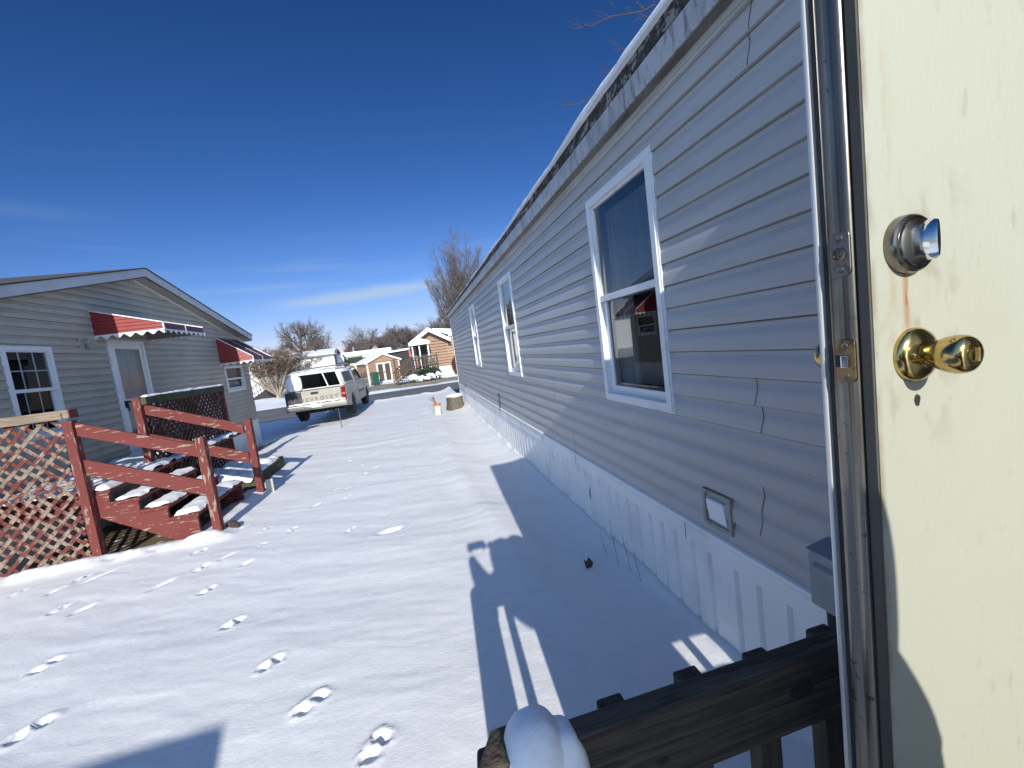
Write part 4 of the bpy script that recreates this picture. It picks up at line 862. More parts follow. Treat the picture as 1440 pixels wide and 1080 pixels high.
# mossy planter box
pb = MB(); pb.prism([(7.50, -2.0), (9.05, -2.0), (9.02, -1.60), (8.2, -1.615), (7.5, -1.63)], 'x', -2.90, -2.82); pb.box(-3.75, -2.90, 8.98, 9.05, -2.0, -1.61); pb.box(-3.75, -2.90, 7.5, 7.57, -2.0, -1.63)
pl = pb.build('planter_box', M['moss'], base=(-3.2, 8.2, -1.9), bevel=.008, label='low mossy timber planter box filled with snow beside the red steps', cat='planter box')
pad('snow_cover', -3.80, -2.84, 7.45, 9.03, -1.66, .13, 21, 'snow heaped in the mossy planter box', edge=.12)
t = MB(); t.box(-2.52, -2.42, 7.05, 7.09, -2.0, -1.58); t.build('plank_end', M['galvpost'], base=(-2.47, 7.07, -1.9), bevel=.004, label='short grey board end upright in the snow beside the far stair post', cat='board')
t = MB(); t.lathe((-2.49, 5.66, -1.79), (.3, 1, .0), [(.085, 0), (.09, .02), (.085, .045)], 20); t.build('log_end', M['railZ'], base=(-2.49, 5.68, -1.85), label='dark rounded wood end half buried beside the near stair post', cat='log')

# ------------------------------------------------------------------ PICKUP TRUCK
tk = thing('pickup_truck', 'pewter pickup truck with a white snow dusted topper, parked behind the grey house', 'pickup truck', (-3.37, 14.95, -1.77), R_(-1.9), local=True)
def arc(cy, cz, r, a0, a1, n=10): return [(cy + r * math.cos(R_(a0 + (a1 - a0) * i / n)), cz + r * math.sin(R_(a0 + (a1 - a0) * i / n))) for i in range(n + 1)]
RW_, FW_ = 1.22, 4.55
side = [(.06, .62), (.04, 1.13), (2.35, 1.15), (4.05, 1.16), (4.4, 1.14), (5.25, 1.02), (5.42, .88), (5.42, .50), (5.1, .42)] + arc(FW_, .38, .44, 0, 180) + [(3.9, .40), (1.9, .40)] + arc(RW_, .38, .44, 0, 180) + [(.5, .5)]
def loft(mb, sections, close=True):
    n = len(sections[0]); vv = [p for s_ in sections for p in s_]; f = []
    for i in range(len(sections) - 1):
        for j in range(n): f.append((i * n + j, i * n + (j + 1) % n, (i + 1) * n + (j + 1) % n, (i + 1) * n + j))
    f.append(tuple(range(n))); f.append(tuple((len(sections) - 1) * n + j for j in range(n))); mb.add(vv, f)
b = MB()
def shrink(p, k, dz=0): return (2.7 + (p[0] - 2.7) * k, p[1] + dz)
loft(b, [[(-.93, p[0], p[1]) for p in side], [(-.965, p[0], p[1] - (.05 if p[1] > 1 else 0)) for p in side], [(-.93, *shrink(p, .998)) for p in side], [(.93, *shrink(p, .998)) for p in side], [(.965, p[0], p[1] - (.05 if p[1] > 1 else 0)) for p in side], [(.93, p[0], p[1]) for p in side]][1:5])
body = b.build('body', M['truck'], tk, bevel=.03, seg=3)
# cab
cab = [(2.32, 1.13), (2.40, 1.66), (2.50, 1.76), (3.35, 1.77), (3.55, 1.72), (4.15, 1.16)]
c = MB(); loft(c, [[(-.90 + (p[1] - 1.13) * .22, p[0], p[1]) for p in cab], [(.90 - (p[1] - 1.13) * .22, p[0], p[1]) for p in cab]]); c.build('cab', M['truck'], tk, bevel=.03, seg=3)
gl = MB()
for s_ in (-1, 1):
    q = [(2.50, 1.20), (2.55, 1.64), (3.35, 1.66), (3.55, 1.62), (3.98, 1.20)]
    n = len(q); vv = [(s_ * (.904 - (z - 1.13) * .22 + .004), y, z) for y, z in q]; gl = MB(); gl.add(vv, [tuple(range(n))] if s_ > 0 else [tuple(range(n - 1, -1, -1))]); gl.build('window', M['glass_dark'], tk, recalc=False)
gl = MB(); gl.add([(-.70, 4.10, 1.22), (.70, 4.10, 1.22), (.64, 3.62, 1.69), (-.64, 3.62, 1.69)], [(0, 1, 2, 3)]); gl.build('windscreen', M['glass_dark'], tk, recalc=False)
# topper
tp = MB()
def tsec(y, z0=1.14, z1=1.75, w0=.885, w1=.74):
    return [(-w0, y, z0), (-w1 - .03, y, z1 - .10), (-w1 + .06, y, z1 - .01), (0, y, z1 + .02), (w1 - .06, y, z1 - .01), (w1 + .03, y, z1 - .10), (w0, y, z0)]
# shell with an open rear hatch: roof + sides + front, rear frame
S0, S1 = tsec(.10), tsec(2.28); n = 7
tp.add(S0 + S1, [(j, j + 1, n + j + 1, n + j) for j in range(n - 1)] + [tuple(n + j for j in range(n))])
tp.beam((-.855, .10, 1.15), (-.735, .10, 1.66), .07, .05, up=(0, 1, 0)); tp.beam((.855, .10, 1.15), (.735, .10, 1.66), .07, .05, up=(0, 1, 0)); tp.beam((-.72, .10, 1.70), (.72, .10, 1.70), .05, .09); tp.beam((-.86, .10, 1.165), (.86, .10, 1.165), .05, .05)
to = tp.build('topper', M['truckwhite'], tk, smooth=True, angle=40); so_ = to.modifiers.new('thick', 'SOLIDIFY'); so_.thickness = .025
gl = MB(); gl.add([(-.79, .12, 1.20), (.79, .12, 1.20), (.70, .12, 1.65), (-.70, .12, 1.65)], [(0, 1, 2, 3)]); gl.build('rear_glass', M['glass_dark'], to, recalc=False)
gl = MB()
for s_ in (-1, 1): gl = MB(); gl.add([(s_ * .886, .5, 1.24), (s_ * .886, 2.0, 1.24), (s_ * .795, 1.95, 1.60), (s_ * .795, .55, 1.60)], [(0, 1, 2, 3)]); gl.build('side_glass', M['truckdark'], to, recalc=False)
b = MB(); b.beam((.42, .085, 1.18), (.28, .085, 1.70), .035, .02, up=(0, 1, 0)); b.build('hatch_strut', M['truckwhite'], to)
rk = MB()
for y in (2.0,):
    rk.beam((-.80, y, 1.86), (.80, y, 1.86), .06, .05)
    for x in (-.62, .62): rk.beam((x, y, 1.72), (x, y, 1.86), .05, .05, up=(0, 1, 0)); rk.build('ladder_rack', M['greyend'], tk)
tg = MB(); tg.box(-.80, .80, .0, .055, .66, 1.13); tgo = tg.build('tailgate', M['truck'], tk, bevel=.018)
t = MB(); t.box(-.79, -.44, -.006, -.002, .68, 1.11); t.build('tailgate_patch', M['truckdark'], tgo)
t = MB(); t.box(-.80, .80, -.004, .06, 1.131, 1.16); t.build('tailgate_cap', M['truckdark'], tgo, bevel=.006)
t = MB(); t.box(-.15, .09, -.012, -.001, .985, 1.065); t.build('tailgate_handle', M['black'], tgo, bevel=.008)
for s_ in (-1, 1):
    t = MB(); t.box(.815 if s_ > 0 else -.955, .955 if s_ > 0 else -.815, -.005, .10, .70, 1.12); t.build('taillight', M['taillight'] if s_ > 0 else M['truckdark'], tk, bevel=.02)
    t = MB(); t.box(.83 if s_ > 0 else -.94, .94 if s_ > 0 else -.83, -.008, -.004, .86, .92)
    if s_ > 0: t.build('reverse_lamp', M['pink'], tk)
bp = MB(); bp.prism([(-.14, .56), (-.15, .66), (-.10, .70), (.04, .68), (.04, .50), (-.08, .48)], 'x', -.96, .96); bp.build('bumper', M['bumper'], tk, bevel=.02)
t = MB(); t.box(-.16, .16, -.158, -.151, .56, .68); t.build('number_plate', M['truckwhite'], tk)
t = MB(); t.box(-.80, .80, .3, 5.1, .34, .50); t.tube([(.55, .1, .38), (.55, .9, .40)], .035, 8); t.build('underbody', M['dark'], tk)
for s_ in (-1, 1):
    for yy in (RW_, FW_):
        wv = MB(); x = s_ * .82; prof = [(.24, -.12), (.33, -.125), (.37, -.10), (.378, -.05), (.378, .05), (.37, .10), (.33, .125), (.24, .12)]
        wv.lathe((x, yy, .378), (s_, 0, 0), prof, 28); wo = wv.build('wheel', M['tyre'], tk, smooth=True, angle=50)
        rv = MB(); rv.lathe((x, yy, .378), (s_, 0, 0), [(.235, .04), (.235, .105), (.20, .10), (.10, .07), (.07, .09), (.03, .095)], 24); rv.build('rim', M['rim'], wo, smooth=True)
for s_ in (-1, 1):
    mv = MB(); mv.box(s_ * .95 - .02 if s_ > 0 else s_ * .95 - .20, s_ * .95 + .20 if s_ > 0 else s_ * .95 + .02, 3.72, 3.82, 1.20, 1.38); mv.build('mirror', M['truckdark'], tk, bevel=.03)
for x in (.962, -.972): t = MB(); t.box(x, x + .01, 2.45, 3.75, .70, .78); t.build('side_moulding', M['truckdark'], tk, bevel=.004)
for y in (2.42, 3.78): t = MB(); t.box(.960, .9668, y, y + .012, .50, 1.10); t.build('door_seam', M['dark'], tk)
t = MB(); t.box(.962, .975, 2.52, 2.64, 1.02, 1.05); t.build('door_handle', M['dark'], tk)
cu = bpy.data.curves.new('lettering', 'FONT'); cu.body = 'CHEVROLET'; cu.size = .17; cu.extrude = .003; cu.align_x = 'CENTER'; cu.space_character = 1.55
to_ = bpy.data.objects.new('lettering_tmp', cu); COL.objects.link(to_)
bpy.context.view_layer.update(); dg = bpy.context.evaluated_depsgraph_get()
lm = bpy.data.meshes.new_from_object(to_.evaluated_get(dg)); bpy.data.objects.remove(to_); lm.name = 'lettering'
xs_ = [v_.co.x for v_ in lm.vertices]; k = 1.36 / (max(xs_) - min(xs_))
lm.transform(Matrix.Translation((.0, -.012, .775)) @ Matrix.Rotation(R_(90), 4, 'X') @ Matrix.Diagonal((k, .95, 1, 1)))
lm.materials.clear(); lm.materials.append(M['letter']); lo = bpy.data.objects.new('lettering', lm); COL.objects.link(lo); lo.parent = tgo; OFF[lo.name] = OFF[tk.name]
# snow on the truck (lies on it: its own objects)
def tw(x, y, z): 
    m4 = Matrix.Translation((-3.37, 14.95, -1.77)) @ Matrix.Rotation(R_(-1.9), 4, 'Z'); return m4 @ Vector((x, y, z))
def slab(x0, x1, y0, y1, z, th, seed, label, curve=0):
    nx, ny = 30, 16; X, Y = np.meshgrid(np.linspace(x0, x1, nx), np.linspace(y0, y1, ny)); e = np.minimum(np.minimum(X - x0, x1 - X), np.minimum(Y - y0, y1 - Y)) + .02 * vnoise(X * 12 + seed, Y * 12)
    h = th * np.sqrt(np.clip(1 - (1 - np.clip(e / .05, 0, 1)) ** 2, 0, 1)) * (1 + .6 * fbm(X * 5 + seed, Y * 5, 3))
    Z = z - curve * X ** 2 + np.maximum(h, 0)
    mb = MB(); idx = np.arange(nx * ny).reshape(ny, nx)
    mb.add([tw(a, b_, c_) for a, b_, c_ in zip(X.ravel(), Y.ravel(), Z.ravel())], np.stack([idx[:-1, :-1].ravel(), idx[:-1, 1:].ravel(), idx[1:, 1:].ravel(), idx[1:, :-1].ravel()], 1).tolist())
    return mb.build('snow_cover', M['snow_clean'], base=tw((x0 + x1) / 2, y0, z), smooth=True, angle=80, label=label, kind='stuff', recalc=False)
slab(-.70, .70, .08, 2.2, 1.755, .05, 3, 'snow lying on the roof of the white truck topper', .03)
slab(-.90, .92, -.13, .0, .688, .055, 6, 'snow lying along the rear bumper of the pickup truck')
slab(-.35, .25, -.20, -.13, .60, .06, 16, 'snow stuck over the number plate of the pickup truck')
c_ = tw(-.62, .04, 1.40)
def box_lump(dx, dy, dz): return 1 / (abs(dx) ** 3.5 + abs(dy) ** 3.5 + abs(dz) ** 3.5) ** (1 / 3.5)
blob('snow_clump', c_, (.24, .07, .25), M['snow_clean'], 7.7, .10, 40, 28, box_lump, label='big clump of snow stuck to the rear of the truck topper', cat='snow clump')
t = MB(); t.tube([(-2.44, 13.35, -1.95), (-2.45, 13.35, -1.22)], .012, 6); t.build('marker_stake', M['bark'], base=(-2.44, 13.35, -1.8), label='thin dark stake upright in the snow behind the pickup truck', cat='stake')

# ------------------------------------------------------------------ small things in the yard
t = thing('pipe_stub', 'pale green pipe stub with an orange rim, standing in the yard snow', 'pipe', (.44, 12.7, -1.8))
b = MB(); b.lathe((.44, 12.7, -1.95), (0, 0, 1), [(.10, 0), (.10, .44)], 20); b.build('pipe', M['mint'], t, smooth=True)
b = MB(); b.lathe((.44, 12.7, -1.53), (0, 0, 1), [(.112, 0), (.116, .02), (.114, .06), (.095, .065), (.09, .03)], 20); b.build('rim', M['orange'], t, smooth=True)
b = MB(); rnd = random.Random(9)
for i in range(9):
    a = rnd.uniform(0, 6.28); q = rnd.uniform(.03, .13); h = rnd.uniform(.14, .30); p0 = Vector((.43, 12.7, -1.49)); p1 = p0 + Vector((-.06 + math.cos(a) * q * .5, math.sin(a) * q * .5, h * .6)); p2 = p0 + Vector((-.10 + math.cos(a) * q, math.sin(a) * q, h))
    b.tube([p0, p1, p2], [.008, .007, .012], 5)
b.build('dried_plant', M['pinkplant'], base=(.43, 12.7, -1.48), label='dried pinkish plant sticking out of the orange rimmed pipe', cat='plant')
t = thing('tree_stump', 'short brown tree stump beside the far end of the grey skirting', 'stump', (1.06, 13.55, -1.8))
b = MB(); vv = []; n = 28
for (h, k) in ((-.25, 1.25), (.02, 1.08), (.12, 1.0), (.30, .98)):
    for j in range(n): a = 2 * math.pi * j / n; q = .255 * k * (1 + .06 * math.sin(5 * a) + .04 * math.sin(9 * a + 1)); vv.append((1.06 + q * math.cos(a), 13.55 + q * math.sin(a), -1.72 + h))
b.add(vv, [(i * n + j, i * n + (j + 1) % n, (i + 1) * n + (j + 1) % n, (i + 1) * n + j) for i in range(3) for j in range(n)] + [tuple(3 * n + j for j in range(n))]); b.build('trunk', M['stump'], t, smooth=True)
blob('snow_clump', (1.06, 13.55, -1.40), (.28, .27, .075), M['snow_clean'], 1.3, .15, label='cap of snow on the tree stump', cat='snow clump')
for i, (y, h) in enumerate(((2.72, .36), (2.86, .44), (2.60, .3), (3.05, .25))):
    b = MB(); p0 = Vector((1.33 - .04 * (i % 2), y, -1.85)); q = [p0]
    for k in range(4): q.append(q[-1] + Vector((-.012 + .01 * math.sin(k * 2 + i), .012 * math.cos(k + i), h / 4)))
    b.tube(q, [.0018, .0017, .0015, .0012, .001], 4)
    for k in (2, 3): b.tube([q[k], q[k] + Vector((.01, .03 * (-1) ** k, .05))], [.0012, .0007], 4)
    b.build('weed_stalk', M['weed'], base=p0, label='dry weed stalks poking out of the snow beside the white skirting', cat='weed', group='dry weeds by the skirting')
b = MB(); b.add([(1.05, 2.93, -1.80), (1.09, 2.91, -1.785), (1.12, 2.95, -1.775), (1.10, 2.99, -1.745), (1.075, 2.975, -1.77), (1.06, 3.0, -1.76)], [(0, 1, 2, 4), (4, 2, 3), (0, 4, 5)])
lf = b.build('leaf', M['leaf'], base=(1.08, 2.95, -1.8), label='curled dead leaf lying on the shaded snow', cat='leaf'); lf.modifiers.new('t', 'SOLIDIFY').thickness = .003

# ------------------------------------------------------------------ trees
def tree(name, label, base, h, seed, style='round', mt=('bark', 'twig'), levels=4, trunk_r=.25, spread=1.0, dens=1.0, group=None, twig_r=.011, fork=None):
    rnd = random.Random(seed); T = MB(); C = MB(); base = Vector(base)
    def rv(): 
        while True:
            q = Vector((rnd.uniform(-1, 1), rnd.uniform(-1, 1), rnd.uniform(-1, 1)))
            if .05 < q.length < 1: return q.normalized()
    def grow(p, d_, ln, r, lv):
        seg = 4 if lv <= 1 else 3; pts = [p]; rad = [r]; d = d_.copy(); q = p.copy()
        for i in range(seg):
            up = {'round': .10, 'column': .22, 'shrub': .05, 'spread': .02}[style]
            d = (d + rv() * (.16 if lv else .05) + Vector((0, 0, up))).normalized(); q = q + d * (ln / seg); pts.append(q.copy()); rad.append(max(twig_r * .6, r * (1 - .62 * (i + 1) / seg)))
        mb = T if lv <= 1 else C
        mb.tube(pts, rad, 6 if lv == 0 else (5 if lv == 1 else 3), cap=False)
        if lv >= levels: return
        nb = {0: 9, 1: 8, 2: 7, 3: 6, 4: 4}[lv]; nb = max(2, int(round(nb * dens)))
        for i in range(nb):
            f = rnd.uniform(.35 if lv == 0 else .15, 1.0); k = min(seg - 1, int(f * seg)); a = pts[k].lerp(pts[k + 1], f * seg - k)
            ax = (pts[k + 1] - pts[k]).normalized(); sv = rv(); sv = (sv - ax * sv.dot(ax)).normalized()
            ang = R_({'round': rnd.uniform(28, 58), 'column': rnd.uniform(14, 34), 'shrub': rnd.uniform(20, 50), 'spread': rnd.uniform(35, 65)}[style]) * spread
            nd = (ax * math.cos(ang) + sv * math.sin(ang)).normalized()
            grow(a, nd, ln * rnd.uniform(.52, .80) * (1.12 - .4 * f), max(twig_r, r * .52 * (1.1 - .4 * f)), lv + 1)
    if fork:
        for i in range(fork):
            a = 2 * math.pi * i / fork + rnd.uniform(-.4, .4); d = Vector((math.cos(a) * .55, math.sin(a) * .55, 1)).normalized(); grow(base + Vector((math.cos(a), math.sin(a), 0)) * trunk_r * .5, d, h * rnd.uniform(.5, .62), trunk_r * .55, 0)
        T.tube([base - Vector((0, 0, .3)), base + Vector((0, 0, h * .13))], [trunk_r * 1.2, trunk_r], 8)
    else: grow(base, Vector((0, 0, 1)), h * .62, trunk_r, 0)
    root = thing(name, label, 'tree', base, 0, group)
    T.build('trunk', M[mt[0]], root, smooth=True, recalc=False); C.build('crown', M[mt[1]], root, recalc=False)
    return root

def column_tree(name, label, base, h, wid, seed):
    rnd = random.Random(seed); T = MB(); C = MB(); base = Vector(base)
    T.tube([base, base + Vector((0, 0, h * .15)), base + Vector((.05, 0, h * .3))], [.42, .34, .26], 8, cap=False)
    prof = lambda f: wid * (.55 + .62 * math.sin(math.pi * min(1, f * .9 + .08)) )
    for i in range(58):
        z0 = h * rnd.uniform(.10, .34); a = rnd.uniform(0, 6.283); q = rnd.random() ** .6; ztop = h * rnd.uniform(.62, 1.0) * (1 - .10 * q)
        p0 = base + Vector((math.cos(a) * .2, math.sin(a) * .2, z0)); R1 = q * wid
        pts = []; n = 7
        for k in range(n + 1):
            f = k / n; pts.append(p0 + Vector((math.cos(a) * R1 * f ** .62, math.sin(a) * R1 * f ** .62, (ztop - z0) * f)) + Vector((rnd.uniform(-.12, .12), rnd.uniform(-.12, .12), 0)) * f)
        rr_ = .085 * rnd.uniform(.6, 1.15); T.tube(pts, [rr_ * (1 - .82 * k / n) for k in range(n + 1)], 4, cap=False)
        for k in range(66):
            f = rnd.uniform(.12, 1.0); j = min(n - 1, int(f * n)); b = pts[j].lerp(pts[j + 1], f * n - j); a2 = a + rnd.uniform(-2.2, 2.2); ln = rnd.uniform(.6, 1.9) * (1.15 - .5 * f); inc = rnd.uniform(.25, .95)
            e = b + Vector((math.cos(a2) * ln * .62, math.sin(a2) * ln * .62, ln * inc)); m = b.lerp(e, .5) + Vector((math.cos(a2) * .08, math.sin(a2) * .08, -.1))
            C.tube([b, m, e], [.015, .010, .005], 3, cap=False)
            for _ in range(4):
                s2 = b.lerp(e, rnd.uniform(.25, .95)); C.tube([s2, s2 + Vector((math.cos(a2 + rnd.uniform(-1.2, 1.2)) * .35, math.sin(a2 + rnd.uniform(-1.2, 1.2)) * .35, rnd.uniform(.15, .6)))], [.007, .004], 3, cap=False)
    # low hanging side twigs
    for i in range(560):
        a = rnd.uniform(0, 6.283); z = h * rnd.uniform(.08, .46); q = rnd.uniform(.2, .9); p0 = base + Vector((math.cos(a) * q, math.sin(a) * q, z)); ln = rnd.uniform(1.0, 2.6) * (wid / 3)
        e = p0 + Vector((math.cos(a) * ln, math.sin(a) * ln, rnd.uniform(-.1, .7))); C.tube([p0, p0.lerp(e, .5) + Vector((0, 0, -.1)), e], [.026, .017, .008], 3, cap=False)
        for _ in range(7):
            s2 = p0.lerp(e, rnd.uniform(.3, 1)); a3 = a + rnd.uniform(-1.3, 1.3); C.tube([s2, s2 + Vector((math.cos(a3) * .5, math.sin(a3) * .5, rnd.uniform(-.1, .45)))], [.012, .007], 3, cap=False)
    root = thing(name, label, 'tree', base); T.build('trunk', M['bark'], root, smooth=True, recalc=False); C.build('crown', M['twig'], root, recalc=False)
column_tree('bare_tree', 'tall bare upright tree rising behind the far roof end of the lavender grey home', (6.1, 46, -2.0), 14.9, 3.5, 4)
tree('bare_tree', 'large bare tree with a wide round crown on the horizon behind the shrub', (-21.3, 90, -2), 12.9, 21, 'round', levels=4, trunk_r=.62, spread=1.12, dens=.86, twig_r=.015)
tree('bare_tree', 'small bare tree on the horizon behind the pale green home', (-12.4, 92, -2), 8.5, 5, 'round', levels=4, dens=.85, trunk_r=.25, twig_r=.015)
tree('bare_tree', 'slim taller bare tree on the horizon above the dark walled carport', (-9.8, 95, -2), 10.3, 8, 'round', levels=4, dens=.85, trunk_r=.25, twig_r=.015)
tree('bare_tree', 'reddish bare tree just right of the large round one on the horizon', (-17.3, 86, -2), 8.0, 15, 'round', levels=4, dens=.85, trunk_r=.22, twig_r=.015)
tree('bare_tree', 'low bare tree on the horizon just left of the large round one', (-29, 88, -2), 7.5, 16, 'round', levels=4, dens=.85, trunk_r=.22, twig_r=.015)
wm = []
for i, (x, y, h) in enumerate(((-8.6, 105, 8.2), (-6.6, 108, 9.2), (-5.0, 104, 9.6), (-3.2, 109, 10.0), (-1.6, 105, 9.8), (0.2, 110, 9.4), (4.5, 112, 11.5), (-11, 112, 7.4), (7.5, 116, 12.0), (-34, 110, 8), (-40, 112, 8.5), (-26, 115, 7.4), (-15, 118, 7.6))):
    tree('bare_tree', 'brown bare trees massed on the horizon behind the sheds', (x, y, -2), h, 30 + i, 'round', ('twig', 'twig'), levels=4, trunk_r=.22, twig_r=.02, dens=1.0, group='wood on the horizon')
# twiggy multi stemmed shrub with a flat crown
def shrub(base, seed):
    rnd = random.Random(seed); T = MB(); C = MB(); base = Vector(base)
    for i in range(26):
        a = 2 * math.pi * i / 26 + rnd.uniform(-.3, .3); q = rnd.uniform(.6, 3.3); top = base + Vector((math.cos(a) * q + .35, math.sin(a) * q, rnd.uniform(3.3, 4.3) - .24 * q))
        p1 = base + Vector((math.cos(a) * .14, math.sin(a) * .14, .35)); p2 = base + Vector((math.cos(a) * q * .35, math.sin(a) * q * .35, 1.15)); p3 = p2.lerp(top, .5) + Vector((rnd.uniform(-.15, .15), rnd.uniform(-.15, .15), .1))
        pts = [base + Vector((math.cos(a) * .12, math.sin(a) * .12, -.2)), p1, p2, p3, top]; T.tube(pts, [.10, .085, .06, .038, .018], 5, cap=False)
        for k in range(44):
            f = rnd.uniform(.38, 1.0); j = min(3, int(f * 4)); b = pts[j].lerp(pts[j + 1], f * 4 - j); a2 = rnd.uniform(0, 6.283); ln = rnd.uniform(.45, 1.15)
            e = b + Vector((math.cos(a2) * ln * .8, math.sin(a2) * ln * .8, ln * rnd.uniform(.1, .75))); e.z = min(e.z, base.z + 4.6 - .10 * ((e.x - base.x - .3) ** 2))
            T.tube([b, b.lerp(e, .5) + Vector((0, 0, .04)), e], [.018, .012, .007], 3, cap=False)
            for _ in range(16):
                s2 = b.lerp(e, rnd.uniform(.3, 1)); dz = rnd.uniform(-.05, .35); e2 = s2 + Vector((rnd.uniform(-.3, .3), rnd.uniform(-.3, .3), dz)); 
                if s2.z > base.z + 1.9: C.tube([s2, e2], [.008, .006], 3, cap=False)
    root = thing('bare_shrub', 'pale multi stemmed bare shrub with a flat brown twiggy crown behind the pickup truck', 'shrub', base)
    T.build('trunk', M['paletrunk'], root, smooth=True, recalc=False); C.build('crown', M['shrubtwig'], root, recalc=False)
shrub((-11.5, 38.5, -2.0), 3)
# twigs reaching over the near roof from a tree behind the home
def twig_tree():
    rnd = random.Random(12); T = MB(); C = MB(); base = Vector((7.4, 6.8, -1.9))
    T.tube([base, base + Vector((0, 0, 2.5)), base + Vector((-.2, .1, 4.8)), base + Vector((-.3, .2, 6.5))], [.22, .18, .12, .05], 8, cap=False)
    tips = [((7.1, 6.9, 3.4), (4.2, 6.3, 3.75), (2.62, 6.0, 3.36)), ((7.1, 6.9, 3.2), (4.5, 6.0, 3.9), (3.25, 5.8, 3.7)), ((7.1, 6.9, 4.4), (4.9, 6.4, 5.2), (2.95, 6.0, 4.42)), ((7.1, 6.9, 4.6), (5.2, 6.2, 5.4), (3.2, 5.9, 4.85)), ((7.1, 6.9, 3.9), (5.0, 5.9, 4.5), (3.75, 5.6, 4.35)), ((7.1, 6.9, 3.9), (5.0, 6.0, 4.3), (3.55, 5.9, 4.1))]
    for a, b, c in tips:
        a, b, c = Vector(a), Vector(b), Vector(c); pts = [a.lerp(b, f / 4) for f in range(4)] + [b.lerp(c, f / 6) + Vector((0, 0, .03 * math.sin(f * 2.1))) for f in range(7)]
        n = len(pts); C.tube(pts, [.017 - .013 * i / (n - 1) for i in range(n)], 5, cap=False)
        for k in range(26):
            f = rnd.uniform(.45, 1); j = min(n - 2, int(f * (n - 1))); p = pts[j].lerp(pts[j + 1], f * (n - 1) - j); L_ = rnd.uniform(.06, .30)
            e = p + Vector((-.75 * L_, rnd.uniform(-.4, .4) * L_, rnd.uniform(-.5, .9) * L_)); C.tube([p, p.lerp(e, .5) + Vector((0, 0, .01)), e], [.0035, .0028, .002], 4, cap=False)
            if rnd.random() < .16: C.tube([e, e + Vector((-.02, 0, .02)), e + Vector((-.045, 0, .0))], [.006, .012, .005], 5)
    root = thing('bare_tree', 'thin bare tree twigs showing over the snowy roof edge of the lavender grey home', 'tree', base)
    T.build('trunk', M['bark'], root, smooth=True, recalc=False); C.build('branch', M['darktwig'], root, recalc=False)
twig_tree()
def leafy(name, label, c, r, mt, seed, n=2600, s_=.07, cat='bush'):
    rnd = random.Random(seed); mb = MB(); c = Vector(c)
    for i in range(n):
        a = rnd.uniform(0, 6.283); z = rnd.uniform(-1, 1); q = rnd.random() ** .33; st_ = math.sqrt(1 - z * z)
        k = 1 + .35 * fbm(np.array([math.cos(a) * st_ * 2 + seed]), np.array([z * 2 + math.sin(a) * st_]), 2)[0]
        p = c + Vector((r[0] * q * st_ * math.cos(a), r[1] * q * st_ * math.sin(a), r[2] * q * z)) * k
        u = Vector((rnd.gauss(0, 1), rnd.gauss(0, 1), rnd.gauss(0, 1))).normalized() * s_; v_ = u.orthogonal().normalized() * s_ * .6
        mb.add([p - u, p + v_, p + u, p - v_], [(0, 1, 2, 3)])
    root = thing(name, label, cat, (c.x, c.y, c.z - r[2])); mb.build('foliage', M[mt], root, recalc=False)
    t_ = MB(); t_.tube([(c.x, c.y, c.z - r[2] - .4), (c.x, c.y, c.z)], [.06, .03], 6); t_.build('stem', M['bark'], root)
    return root
leafy('bush', 'reddish shrub at the right end of the brown home skirting', (3.45, 36.0, -1.15), (.45, .4, .75), 'reddish', 3, 1600, .07)
leafy('bush', 'dark evergreen bush heaped with snow, behind the truck topper', (-8.2, 47.5, -.1), (1.35, 1.1, 1.5), 'evergreen', 5, 3000, .12)
blob('snow_clump', (-8.35, 47.0, .85), (1.15, .9, .75), M['snow_clean'], 4.4, .5, 48, 32, label='snow heaped over the dark evergreen bush', cat='snow clump')

# ------------------------------------------------------------------ far side of the road
FZ = -2.0
# tan shed, turned a little
sh = thing('garden_shed', 'small tan shed with white trimmed double doors, across the road', 'shed', (-2.95, 40.9, FZ), R_(27), local=True)
W2, DPT, HE, HP = 1.55, 2.6, 2.05, 2.68
def lap_box(mb, x0, x1, y0, y1, z0, z1, p=.16, d=.035):
    z = z0
    while z < z1 - 1e-4:
        zt = min(z + p, z1)
        mb.add([(x0 - d, y0 - d, z), (x1 + d, y0 - d, z), (x1 + d, y1 + d, z), (x0 - d, y1 + d, z), (x0, y0, zt), (x1, y0, zt), (x1, y1, zt), (x0, y1, zt)], [(0, 1, 5, 4), (1, 2, 6, 5), (2, 3, 7, 6), (3, 0, 4, 7), (0, 3, 2, 1)])
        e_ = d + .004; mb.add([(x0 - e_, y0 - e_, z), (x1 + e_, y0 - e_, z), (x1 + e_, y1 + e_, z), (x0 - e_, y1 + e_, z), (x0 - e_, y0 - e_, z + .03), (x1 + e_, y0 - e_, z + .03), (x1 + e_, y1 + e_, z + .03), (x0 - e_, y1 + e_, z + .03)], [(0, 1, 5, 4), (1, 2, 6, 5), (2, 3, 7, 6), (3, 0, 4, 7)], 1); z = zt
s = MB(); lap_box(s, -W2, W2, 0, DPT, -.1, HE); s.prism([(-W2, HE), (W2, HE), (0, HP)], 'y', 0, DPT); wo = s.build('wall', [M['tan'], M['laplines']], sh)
s = MB()
for sg in (-1, 1): s.beam((sg * (W2 + .25) / 2, -.15, (HE + HP) / 2 - .02), (sg * (W2 + .25) / 2, DPT + .15, (HE + HP) / 2 - .02), math.hypot(W2 + .25, HP - HE + .1), .05, up=(-sg * -(HP - HE + .1), 0, W2 + .25))
s.build('roof', M['white'], sh)
s = MB()
for sg in (-1, 1): s.beam((0, -.17, HP + .02), (sg * (W2 + .26), -.17, HE - .10), .03, .12, up=(0, 0, 1)); s.box(sg * W2 - .07, sg * W2 + .07, -.03, .02, 0, HE - .05)
s.build('trim', M['white'], sh)
